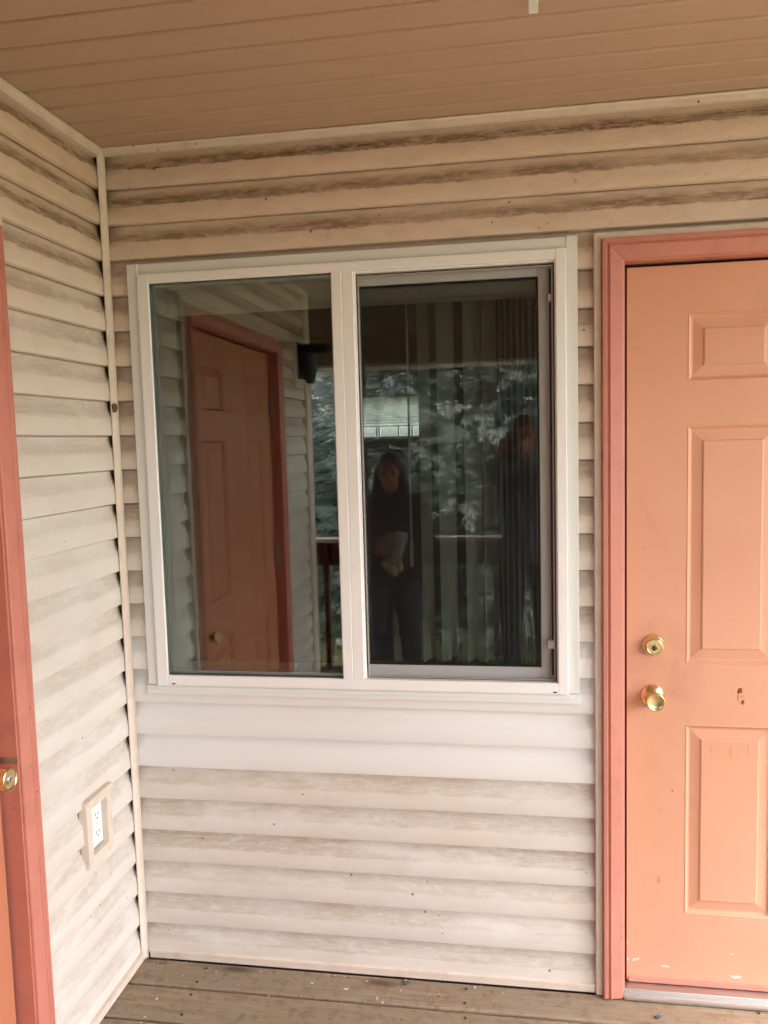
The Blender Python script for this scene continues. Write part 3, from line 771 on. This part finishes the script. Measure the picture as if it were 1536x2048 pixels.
# left-hand door (only its latch edge is in view, the rest shows in the glass)
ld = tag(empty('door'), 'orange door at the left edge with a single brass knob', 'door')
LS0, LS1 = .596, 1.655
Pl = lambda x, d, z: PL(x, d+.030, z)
make_door(ld, Pl, LS0, LS1, .028, 2.044, None, 'lo', MAT['leftdoor'])
casing_bars(ld, PL, LU0+.0265, LU1-.0165, LZ1-.0165, .0555, 0, .005, MAT['leftcasing'])
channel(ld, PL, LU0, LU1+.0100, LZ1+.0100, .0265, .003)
b = MB(); b.box(-.10, .016, -.5875, -.5825, .03, 2.058, .001); b.box(-.10, .016, -1.6675, -1.6625, .03, 2.058, .001); b.box(-.10, .016, -1.6625, -.5875, 2.0535, 2.060, .001); b.build('jamb', MAT['leftcasing'], ld)
b = MB(); b.box(-.085, -.040, -.594, -.5876, .03, 2.053); b.box(-.085, -.064, -1.6624, -1.657, .03, 2.053); b.box(-.085, -.076, -1.635, -.594, 2.028, 2.053); b.build('weatherstrip', MAT['black'], ld)
b = MB(); b.box(-.10, .036, -1.662, -.588, .004, .020, .003, 2); b.build('threshold', MAT['steel'], ld)
kx = .648
km = axis_matrix((-.030, -kx, .862), (1, 0, 0))
kb = MB().lathe([(0, -.002), (.033, -.002), (.0335, .001), (.0325, .003), (.026, .009), (.0165, .013), (.0145, .016), (.0142, .026), (.0155, .030), (.021, .036), (.0245, .045), (.0262, .062), (.0262, .066), (.0245, .0672), (.0225, .0662), (.0215, .0645), (.012, .0635), (0, .0635)], km, 48).build('knob', MAT['brass'], ld, True)
MB().lathe([(0, .0630), (.0088, .0630), (.0086, .0658), (.0075, .0665), (0, .0665)], km, 24).build('key_cylinder', MAT['steel'], kb, True)
MB().box(.0360, .0372, -kx-.001, -kx+.001, .857, .866).build('keyhole', MAT['black'], kb)
MB().box(-.030, .0165, -.5885, -.5865, .872, .887, .0005).build('strike_plate', MAT['hinge'], ld)
for z in (.26, 1.03, 1.80):
    b = MB().tube([(-.022, -1.6585, z-.05), (-.022, -1.6585, z+.05)], .0075, 10); b.box(-.0300, -.0285, -1.662, -1.632, z-.048, z+.048); b.build('hinge', MAT['hinge'], ld)

# ------------------------------------------------------------------ outlet in its recessed box
out = tag(empty('power_outlet', (0, -.232, .555)), 'white duplex power outlet in a recessed cream box on the left wall', 'outlet')
oy0, oy1, oz0, oz1 = -.302, -.166, .452, .640
def ob(x0, x1, y0, y1, z0, z1, bev=0, seg=1): return MB().box(x0, x1, y0+.232, y1+.232, z0-.555, z1-.555, bev, seg)
b = MB()
for a in ((oy0, oy0+.026), (oy1-.026, oy1)): b.box(-.012, .0135, a[0]+.232, a[1]+.232, oz0-.555, oz1-.555, .0025, 2)
b.box(-.012, .0130, oy0+.0255+.232, oy1-.0255+.232, oz1-.027-.555, oz1-.0004-.555, .0025, 2); b.box(-.012, .0130, oy0+.0255+.232, oy1-.0255+.232, oz0+.0004-.555, oz0+.027-.555, .0025, 2)
b.build('cover_frame', MAT['trim'], out)
b = MB()
b.box(.0, .0175, oy0+.004+.232, oy1+.003+.232, oz1-.0105-.555, oz1+.004-.555, .002); b.build('hood_lip', MAT['trim'], out)
ib = MB()
ib.box(-.0150, -.0120, oy0+.02+.232, oy1-.02+.232, oz0+.02-.555, oz1-.02-.555)
ib.box(-.0118, .011, oy0+.022+.232, oy0+.0265+.232, oz0+.02-.555, oz1-.02-.555); ib.box(-.0118, .011, oy1-.0265+.232, oy1-.022+.232, oz0+.02-.555, oz1-.02-.555)
ib.box(-.0118, .011, oy0+.0265+.232, oy1-.0265+.232, oz0+.022-.555, oz0+.0265-.555); ib.box(-.0118, .011, oy0+.0265+.232, oy1-.0265+.232, oz1-.0265-.555, oz1-.022-.555)
ib.build('box', MAT['trim'], out)
pc = -.2215
plate = ob(-.0118, -.0065, pc-.0345, pc+.0315, .483, .610, .002, 2).build('plate', MAT['outlet'], out)
for zc in (.572, .521):
    f = ob(-.0066, -.0042, pc-.0165, pc+.0165, zc-.0165, zc+.0165, .004, 2).build('receptacle', MAT['outlet'], plate)
    b = MB()
    for dy, h in ((-.0063, .009), (.0063, .0075)):
        b.box(-.0043, -.0036, pc+dy-.0012+.232, pc+dy+.0012+.232, zc+.002-h/2-.555, zc+.002+h/2-.555)
    b.lathe([(0, 0), (.0026, 0), (.0026, .0006), (0, .0006)], axis_matrix((-.0042, pc+.232, zc-.0095-.555), (1, 0, 0)), 12)
    b.build('socket_slots', MAT['black'], plate)
MB().lathe([(0, 0), (.003, 0), (.0024, .0014), (0, .0016)], axis_matrix((-.0066, pc+.232, .5465-.555), (1, 0, 0)), 12).build('screw', MAT['steel'], plate)

# ------------------------------------------------------------------ small things on walls and ceiling
hk = tag(empty('ceiling_clip', (1.219, -.555, CEIL)), 'small pale plastic clip hanging from the ceiling boards', 'clip')
b = MB().box(-.0095, .0095, -.003, .002, -.030, .002, .002, 2); b.box(-.011, .011, -.02, .010, -.004, .002, .001); b.build('tab', MAT['white'], hk)
bm = bmesh.new(); bmesh.ops.create_icosphere(bm, subdivisions=3, radius=1)
for v in bm.verts:
    n_ = 1+.35*mnoise.noise(v.co*1.7+Vector((3, 1, 2))); v.co = Vector((v.co.x*.0085*n_, v.co.y*.0085*n_, v.co.z*.0125*n_*(1.25 if v.co.z < 0 else 1)))
me = bpy.data.meshes.new('mud_dab'); bm.to_mesh(me); bm.free()
mo = link('mud_dab', me, MAT['mud']); mo.location = (.0105, -.0130, 1.722)
tag(mo, 'brown dab of dried mud on the corner trim', 'mud dab')

# black wall light near the outer corner
wl = tag(empty('wall_light', (0, -2.09, 2.05)), 'black lantern wall light on the left wall, mirrored in the glass', 'wall light')
MB().box(-.02, .016, -.085, .075, -.15, .13, .004).build('mounting_block', MAT['trim'], wl)
MB().box(.016, .030, -.045, .045, -.10, .10, .004).build('backplate', MAT['lampblack'], wl)
b = MB().box(.028, .185, -.055, .055, .035, .085, .006, 2); b.build('hood', MAT['lampblack'], wl)
b = MB().lathe([(0, -.125), (.018, -.125), (.030, -.10), (.040, -.05), (.046, .0), (.048, .037), (0, .037)], axis_matrix((.075, 0, 0), (0, 0, 1)), 24); b.build('lantern', MAT['lampglass'], wl, True)

# ------------------------------------------------------------------ porch railing
rl = tag(empty('porch_railing', (1.0, -2.74, 0)), 'dark red wooden railing with pale top cap along the porch edge', 'railing')
RY = -2.74
def rbx(x0, x1, y0, y1, z0, z1, bev=.003): return MB().box(x0-1, x1-1, y0-RY, y1-RY, z0, z1, bev)
rbx(-1.3, XR, RY-.035, RY+.06, .963, .988, .004).build('top_cap', MAT['cap'], rl)
rbx(-1.3, XR, RY-.012, RY+.026, .815, .962).build('rail', MAT['rail'], rl)
rbx(-1.3, XR, RY-.012, RY+.026, .075, .155).build('rail', MAT['rail'], rl)
x = -1.22
bal = None
while x < XR-.05:
    if bal is None: bal = rbx(x-.017, x+.017, RY+.027, RY+.058, .04, .958); bal = bal.build('baluster', MAT['rail'], rl); bx_ = x
    else:
        o = bal.copy(); C.objects.link(o); o.location.x = x-bx_
    x += .134
for x in (-1.3, 1.62, XR-.045):
    rbx(x, x+.09, RY-.105, RY-.014, -.3, 2.07).build('post', MAT['rail'], rl)

# ------------------------------------------------------------------ people (they stand behind the lens and show in the glass)
def remesh_obj(name, caps, mat, parent, vox=.007, smooth=6, ell=()):
    bm = bmesh.new()
    def sph(p, r):
        bmesh.ops.create_icosphere(bm, subdivisions=2, radius=1, matrix=Matrix.Translation(p) @ Matrix.Diagonal((r, r, r, 1)))
    for (p0, p1, r0, r1) in caps:
        p0, p1 = Vector(p0), Vector(p1); d = p1-p0; L = d.length
        m = axis_matrix(p0+d/2, d)
        bmesh.ops.create_cone(bm, cap_ends=True, segments=16, radius1=r0, radius2=r1, depth=L, matrix=m)
        sph(p0, r0); sph(p1, r1)
    for (p, rx, ry, rz, rotz) in ell:
        bmesh.ops.create_icosphere(bm, subdivisions=3, radius=1, matrix=Matrix.Translation(p) @ Matrix.Rotation(R(rotz), 4, 'Z') @ Matrix.Diagonal((rx, ry, rz, 1)))
    me = bpy.data.meshes.new(name); bm.to_mesh(me); bm.free()
    o = link(name, me, mat, parent)
    md = o.modifiers.new('r', 'REMESH'); md.mode = 'VOXEL'; md.voxel_size = vox; md.use_smooth_shade = True
    ms = o.modifiers.new('s', 'SMOOTH'); ms.factor = .5; ms.iterations = smooth
    bpy.context.view_layer.update()
    dg = bpy.context.evaluated_depsgraph_get()
    m2 = bpy.data.meshes.new_from_object(o.evaluated_get(dg)); m2.name = name
    o.modifiers.clear(); o.data = m2
    if not m2.materials: m2.materials.append(mat)
    for p in m2.polygons: p.use_smooth = True
    return o

def hand(caps, wrist, fwd, side, curl, s=1.0):
    """palm with five bent fingers; fwd along palm, side towards the thumb, curl = direction fingers bend to"""
    w_ = Vector(wrist); f = Vector(fwd).normalized(); sd_ = Vector(side).normalized(); c_ = Vector(curl).normalized()
    for t in (-.026, -.009, .009, .026):
        caps.append((w_+sd_*t*.6, w_+f*.078*s+sd_*t*s, .0125*s, .0115*s))
    for t, L in ((.030, .068), (.010, .078), (-.010, .072), (-.029, .055)):
        p0 = w_+f*.080*s+sd_*t*s; p1 = p0+(f*.80+c_*.60).normalized()*L*.45*s; p2 = p1+(f*.15+c_).normalized()*L*.32*s; p3 = p2+(c_*.85-f*.5).normalized()*L*.28*s
        caps += [(p0, p1, .0092*s, .0086*s), (p1, p2, .0086*s, .0078*s), (p2, p3, .0078*s, .0068*s)]
    t0 = w_+f*.022*s+sd_*.026*s; t1 = t0+(f*.6+sd_*.75+c_*.3).normalized()*.038*s; t2 = t1+(f*.85+sd_*.1+c_*.55).normalized()*.032*s
    caps += [(t0, t1, .0125*s, .0105*s), (t1, t2, .0105*s, .0085*s)]

def person(name, base, H, P, mats, label, hair_long, hem=None):
    """joints P given relative to base, facing +y"""
    root = tag(empty(name, base), label, 'person')
    h = P['head']
    caps = [(P['neck'], (h[0], h[1]-.012, h[2]-.06), .052, .050)]
    for s in 'LR':
        caps += [(P['elb'+s], P['wri'+s], .040, .027), (P['hip'+s], P['kne'+s], .075, .052), (P['kne'+s], P['ank'+s], .050, .034), (P['sho'+s], P['elb'+s], .048, .040)]
        hand(caps, P['wri'+s], *P['hand'+s])
    caps += [(P['pel'], P['chest'], .115, .125), (P['chest'], P['neck'], .10, .055), (P['shoL'], P['shoR'], .055, .055)]
    hx, hy, hz = h
    ell = [((hx, hy, hz+.02), .074, .094, .098, 0), ((hx, hy+.018, hz-.045), .056, .070, .068, 0), ((hx, hy+.062, hz-.085), .026, .024, .022, 0),
           ((hx, hy+.095, hz-.018), .011, .020, .022, 0), ((hx, hy+.098, hz-.030), .016, .013, .010, 0),
           ((hx, hy+.085, hz-.060), .024, .010, .007, 0), ((hx, hy+.082, hz+.022), .045, .012, .010, 0),
           ((hx-.073, hy-.005, hz-.008), .010, .022, .032, 0), ((hx+.073, hy-.005, hz-.008), .010, .022, .032, 0)]
    body = remesh_obj('body', caps, mats['skin'], root, .0065, 4, ell)
    for s in (-1, 1):
        bm = bmesh.new(); bmesh.ops.create_uvsphere(bm, u_segments=12, v_segments=8, radius=.0115, matrix=Matrix.Translation((hx+s*.031, hy+.080, hz+.004)))
        me = bpy.data.meshes.new('eye'); bm.to_mesh(me); bm.free(); link('eye', me, mats['eye'], body)
    tc = [(P['pel'], P['chest'], .138, .152), (P['chest'], P['neck'], .13, .068), ((P['shoL'][0]*.92, P['shoL'][1], P['shoL'][2]-.005), (P['shoR'][0]*.92, P['shoR'][1], P['shoR'][2]-.005), .068, .068)]
    for s in 'LR':
        e = Vector(P['elb'+s]); w_ = Vector(P['wri'+s])
        tc += [(P['sho'+s], e, .066, .056), (e, e.lerp(w_, .93), .056, .040)]
    cx_ = (Vector(P['hipL'])+Vector(P['hipR']))/2
    tc += [((P['hipL'][0], P['hipL'][1], P['hipL'][2]+.02), (P['hipR'][0], P['hipR'][1], P['hipR'][2]+.02), .112, .112)]
    remesh_obj('jacket', tc, mats['top'], root, .009, 5, [((0, P['chest'][1]+.01, P['chest'][2]-.03), .185, .125, .17, 0)])
    pc_ = []
    for s in 'LR': pc_ += [(P['hip'+s], P['kne'+s], .094, .068), (P['kne'+s], Vector(P['ank'+s])+Vector((0, 0, .01)), .066, .056)]
    pc_ += [(P['hipL'], P['hipR'], .098, .098)]
    remesh_obj('trousers', pc_, mats['legs'], root, .010, 5)
    for s in 'LR':
        a = Vector(P['ank'+s])
        remesh_obj('shoe', [((a.x, a.y-.02, .045), (a.x, a.y+.06, .040), .045, .042), ((a.x, a.y+.06, .034), (a.x, a.y+.165, .030), .042, .030)], mats['shoe'], root, .008, 3)
    ch = [((hx, hy-.02, hz+.035), (hx, hy-.035, hz-.03), .095, .088)]
    eh = [((hx, hy-.012, hz+.042), .086, .098, .088, 0)]
    if hair_long:
        for s in (-1, 1): ch += [((hx+s*.062, hy-.005, hz+.03), (hx+s*.078, hy+.0, hz-.10), .034, .040), ((hx+s*.078, hy, hz-.10), (hx+s*.080, hy+.06, hz-.28), .040, .028)]
        ch += [((hx, hy-.06, hz-.02), (hx, hy-.085, hz-.28), .075, .060)]
    remesh_obj('hair', ch, mats['hair'], root, .008, 3, eh)
    return root

eye = plain('eye', (.03, .02, .015, 1), .1, .1)
# woman holding a bundle of cloth
P1 = dict(pel=(0, 0, .86), chest=(0, 0, 1.12), neck=(0, -.005, 1.27), head=(0, .02, 1.405),
    shoL=(-.165, 0, 1.225), shoR=(.165, 0, 1.225), elbL=(-.215, .015, .98), elbR=(.215, .015, .98), wriL=(-.035, .205, 1.02), wriR=(.045, .225, .985),
    handL=((.75, .35, -.05), (0, .3, 1), (.1, -1, .1)), handR=((-.75, .3, -.05), (0, .3, 1), (-.1, -1, .1)),
    hipL=(-.085, 0, .80), hipR=(.085, 0, .80), kneL=(-.09, .02, .43), kneR=(.10, .02, .43), ankL=(-.095, 0, .07), ankR=(.12, .01, .07))
wm = person('person', (.452, -2.42, 0), 1.52, P1, dict(skin=MAT['skin'], eye=eye, top=MAT['jacket'], legs=MAT['jeans'], shoe=MAT['shoe'], hair=MAT['hair']),
    'person with long dark hair and dark jacket holding a pale bundle, mirrored in the window', True)
bun = tag(empty('cloth_bundle', (.452, -2.235, .985)), 'pale knitted cloth bundle held by the dark haired person', 'bundle')
b = remesh_obj('cloth', [((-.01, .03, .03), (.06, .04, .05), .050, .055), ((.05, .03, .0), (.03, .03, -.06), .055, .045)], MAT['cloth'], bun, .008, 2, [((.09, .03, .06), .035, .035, .04, 20)])
b = remesh_obj('glove', [((.0, .03, -.08), (.03, .03, -.13), .034, .036), ((.07, .03, -.08), (.07, .03, -.12), .02, .022)], MAT['glove'], bun, .007, 2)
# photographer, arms raised round the phone; the lens is the phone's own
px_, py_ = 1.252, -2.535
P2 = dict(pel=(0, 0, .96), chest=(0, 0, 1.27), neck=(0, -.005, 1.46), head=(-.01, .0, 1.605),
    shoL=(-.19, 0, 1.415), shoR=(.19, 0, 1.415), elbL=(-.215, .10, 1.185), elbR=(.20, .10, 1.19), wriL=(-.150, .235, 1.50), wriR=(-.010, .235, 1.495),
    handL=((.30, .05, .95), (.6, .55, -.2), (.35, .1, -.1)), handR=((-.30, .05, .95), (-.6, .55, -.2), (-.35, .1, -.1)),
    hipL=(-.095, 0, .90), hipR=(.095, 0, .90), kneL=(-.10, .01, .48), kneR=(.10, .01, .48), ankL=(-.11, -.01, .07), ankR=(.115, 0, .07))
person('person', (px_, py_, 0), 1.72, P2, dict(skin=MAT['skin'], eye=eye, top=MAT['sweat'], legs=MAT['jeans'], shoe=MAT['shoe'], hair=MAT['hair2']),
    'person in grey sweatshirt raising a phone, mirrored at the right of the window', False)
ph = tag(empty('phone', (1.167, -2.262, 1.555)), 'dark phone held up by the person in the grey sweatshirt', 'phone')
MB().box(-.037, .037, -.004, .004, -.078, .078, .0035, 2).build('body', MAT['phone'], ph)
MB().box(-.034, .034, -.0046, -.0041, -.074, .074).build('screen', MAT['lampglass'], ph)

# ------------------------------------------------------------------ trees
def spruce(name, base, H, Rad, seed, label, nwh=34, dens=1.0, zstart=.25, blue=.5, group='spruces in the yard'):
    rng = np.random.default_rng(seed)
    root = tag(empty(name, base), label, 'tree', group)
    MB().tube([(0, 0, 0), (.02, 0, H*.4), (0, 0, H*.95)], [H*.022, H*.014, .012], 10).build('trunk', MAT['bark'], root)
    sp_p, sp_d, sp_s, sp_t = [], [], [], []
    brb = MB()
    for wv in range(nwh):
        t = wv/(nwh-1); z = zstart+(H-zstart-.05)*t**.92
        L0 = Rad*(1-t)**.85+.10
        nb = max(4, int(round((11-6*t)*dens)))
        ph0 = rng.uniform(0, 6.28)
        for j in range(nb):
            a = ph0+2*math.pi*j/nb+rng.uniform(-.25, .25); L = L0*rng.uniform(.78, 1.10)
            dirv = np.array([math.cos(a), math.sin(a), 0])
            zz = z+rng.uniform(-.1, .1)
            up_ = .25*(t-.35)
            def pt(s): return np.array([0, 0, zz])+dirv*L*s+np.array([0, 0, L*(up_*s-.30*s*s+.22*s**3.5)])
            brb.tube([tuple(pt(0.05)), tuple(pt(.5)), tuple(pt(.95))], [.018*(1-t)+.006, .010, .004], 4)
            nt = max(5, int(L*15*dens))
            for q in range(nt):
                s = .22+.80*(q+rng.random())/nt
                side = rng.choice((-1, 1))
                lat = np.array([-dirv[1], dirv[0], 0])*side
                wl_ = (.16+.42*(1-s))*L*.42*rng.uniform(.3, 1)
                p = pt(min(s, 1))+lat*wl_+np.array([0, 0, -wl_*.25+rng.normal(0, .02)])
                for _ in range(2):
                    d = dirv*rng.uniform(.5, 1)+lat*rng.uniform(-.1, .9)+np.array([0, 0, rng.uniform(-.35, .35)])
                    d /= np.linalg.norm(d)
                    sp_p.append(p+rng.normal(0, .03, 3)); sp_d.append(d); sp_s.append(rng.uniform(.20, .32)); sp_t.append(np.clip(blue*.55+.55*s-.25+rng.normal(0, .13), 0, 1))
    brb.build('branches', MAT['bark'], root)['kind'] = 'stuff'
    p = np.array(sp_p); d = np.array(sp_d); s = np.array(sp_s); tt = np.array(sp_t); n = len(p)
    ref = np.where(np.abs(d[:, 2:3]) > .9, np.array([[1., 0, 0]]), np.array([[0, 0, 1.]]))
    a = np.cross(d, ref); a /= np.linalg.norm(a, axis=1)[:, None]; c = np.cross(d, a)
    NN = 15
    V = np.empty((n, NN, 3, 3)); T = np.empty((n, NN, 3))
    for k in range(NN):
        f = (k+.5)/NN; ang = k*2.39996+rng.uniform(0, .8, n)
        rad = a*np.cos(ang)[:, None]+c*np.sin(ang)[:, None]
        bs = p+d*(s*f)[:, None]
        tip = bs+(rad*.72+d*.70)*(.050+.024*rng.random(n))[:, None]*(1.35-.45*f)
        wv_ = np.cross(rad, d)*(.0105)
        V[:, k, 0] = bs-wv_-d*.004; V[:, k, 1] = bs+wv_+d*.004; V[:, k, 2] = tip
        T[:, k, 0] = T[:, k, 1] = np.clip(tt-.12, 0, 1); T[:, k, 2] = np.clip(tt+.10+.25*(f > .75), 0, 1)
    me = bpy.data.meshes.new('crown'); nv = n*NN*3
    me.vertices.add(nv); me.vertices.foreach_set('co', V.reshape(-1).astype(np.float32))
    me.loops.add(nv); me.loops.foreach_set('vertex_index', np.arange(nv, dtype=np.int32))
    me.polygons.add(nv//3); me.polygons.foreach_set('loop_start', np.arange(0, nv, 3, dtype=np.int32)); me.polygons.foreach_set('loop_total', np.full(nv//3, 3, dtype=np.int32))
    at = me.attributes.new('tint', 'FLOAT', 'POINT'); at.data.foreach_set('value', T.reshape(-1).astype(np.float32))
    me.update(); me.validate()
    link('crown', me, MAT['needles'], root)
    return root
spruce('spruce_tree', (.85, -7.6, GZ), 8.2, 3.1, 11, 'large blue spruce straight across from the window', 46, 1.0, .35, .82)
spruce('spruce_tree', (-1.75, -8.2, GZ), 2.75, 1.3, 12, 'short blue spruce left of the large one', 24, 1.2, .2, .9)
spruce('spruce_tree', (4.6, -9.6, GZ), 5.4, 1.9, 13, 'second tall spruce to the right of the large one', 20, .8, .3, .45)
spruce('spruce_tree', (-5.6, -11.5, GZ), 4.2, 1.6, 14, 'dark spruce far off to the left behind the lawn', 16, .8, .3, .35)

for i, (x, y, h, r, lb) in enumerate(((.7, -15.5, 7.5, 2.3, 'leftmost tall conifer of the far row behind the large spruce'), (3.6, -16.0, 8.4, 2.4, 'middle tall conifer of the far row behind the large spruce'), (6.8, -15.0, 7.6, 2.3, 'rightmost tall conifer of the far row'))):
    spruce('conifer_tree', (x, y, GZ), h, r, 30+i, lb, 20, .7, .2, .35, 'conifers in the far row')

def bare_tree(base, H, seed, label):
    rng = random.Random(seed); root = tag(empty('bare_tree', base), label, 'tree', 'bare trees beyond the lawn')
    mb = MB()
    def grow(p, d, L, r, lev):
        q = p+d*L*.5+Vector((rng.gauss(0, .04), rng.gauss(0, .04), 0))*L; e = p+d*L
        mb.tube([p, q, e], [r, r*.85, r*.66], 6 if lev < 2 else 4)
        if lev >= 6: return
        for _ in range(3 if lev < 4 else 2):
            nd = (d+Vector((rng.gauss(0, .45), rng.gauss(0, .45), rng.gauss(.08, .25)))).normalized()
            grow(e, nd, L*rng.uniform(.62, .82), r*.60, lev+1)
    grow(Vector((0, 0, 0)), Vector((.03, .02, 1)), H*.27, H*.016, 0)
    mb.build('limbs', MAT['twig'], root)
bare_tree((-3.0, -11.0, GZ), 6.5, 3, 'bare leafless tree left of the short spruce')
bare_tree((-7.5, -17.0, GZ), 8.0, 5, 'bare leafless tree farther off on the left')

# grass in front of the porch
rng = np.random.default_rng(5); ng = 26000
gx = rng.uniform(-3.5, 2.28, ng); gy = rng.uniform(-9.5, -2.95, ng); ang = rng.uniform(0, 6.28, ng); hh = rng.uniform(.03, .085, ng)
V = np.empty((ng, 3, 3)); dx = np.cos(ang)*.005; dy = np.sin(ang)*.005
V[:, 0] = np.c_[gx-dx, gy-dy, np.full(ng, GZ)]; V[:, 1] = np.c_[gx+dx, gy+dy, np.full(ng, GZ)]
V[:, 2] = np.c_[gx+rng.normal(0, .02, ng), gy+rng.normal(0, .02, ng), GZ+hh]
me = bpy.data.meshes.new('grass'); me.from_pydata(V.reshape(-1, 3).tolist(), [], np.arange(ng*3).reshape(-1, 3).tolist())
tag(link('grass', me, MAT['soil']), 'patchy short lawn grass below the porch railing', 'grass', kind='stuff')

# ------------------------------------------------------------------ screws, litter and flecks on the deck
for i, (a, c) in enumerate(zip(ys[:4], ys[1:5])):
    for x in (.22, 1.02, 1.82):
        for yy in (a-.028, c+.028):
            MB().lathe([(0, -.004), (.0042, -.0005), (.0040, .0022), (.0012, .0024), (0, .0012)], axis_matrix((x+random.uniform(-.006, .006), yy+random.uniform(-.004, .004), 0), (0, 0, 1)), 10).build('screw', MAT['keyway'], deck)
b = MB(); rng = random.Random(21)
for i in range(60):
    x = rng.uniform(.02, 1.36) if rng.random() < .6 else .02+abs(rng.gauss(0, .05)); y = -.010-abs(rng.gauss(0, .012))
    L = rng.uniform(.003, .012); a = rng.uniform(0, 3.14); dx, dy = math.cos(a)*L/2, math.sin(a)*L/2*.5
    b.tube([(x-dx, y-dy, .0035), (x, y, .0045+rng.random()*.002), (x+dx, y+dy, .0035)], rng.uniform(.0005, .0011), 4)
tag(b.build('needle_litter', MAT['mud']), 'brown needle and dirt litter along the foot of the wall', 'litter', kind='stuff')
# ------------------------------------------------------------------ paint flecks
rng = random.Random(9); b = MB()
for i in range(48):
    t = rng.random()
    if t < .55: x = rng.uniform(.03, 1.35); y = -.012-abs(rng.gauss(0, .055))
    else: x = rng.uniform(.03, 1.8); y = -rng.uniform(.02, .45)
    s = rng.uniform(.0007, .0020)*(1.6 if rng.random() < .12 else 1); a = rng.uniform(0, 3.14); el = rng.uniform(1, 2.6)
    ca, sa = math.cos(a), math.sin(a)
    pts = [(x+ca*s*el*cx_-sa*s*cy_, y+sa*s*el*cx_+ca*s*cy_, .0026) for cx_, cy_ in ((-1, -.6), (.2, -1), (1, -.2), (.8, .8), (-.7, .9))]
    b.prism(pts, (0, 0, .0014))
tag(b.build('paint_flecks', MAT['chip']), 'tiny white paint flecks scattered on the deck boards', 'debris', kind='stuff')
for i, (x, y, rx, ry, lb) in enumerate(((.838, -.030, .0085, .0055, 'blue grey scrap on the deck below the window'), (1.545, -.085, .0075, .0055, 'blue grey scrap on the deck in front of the door'))):
    pts = [(p[0], p[2], .003) for p in blob(x, y, rx, ry, PB, 0, 33+i, 12, .3)]
    o = MB().prism(pts, (0, 0, .004)).build('deck_scrap', MAT['bluegrey']); tag(o, lb, 'scrap')
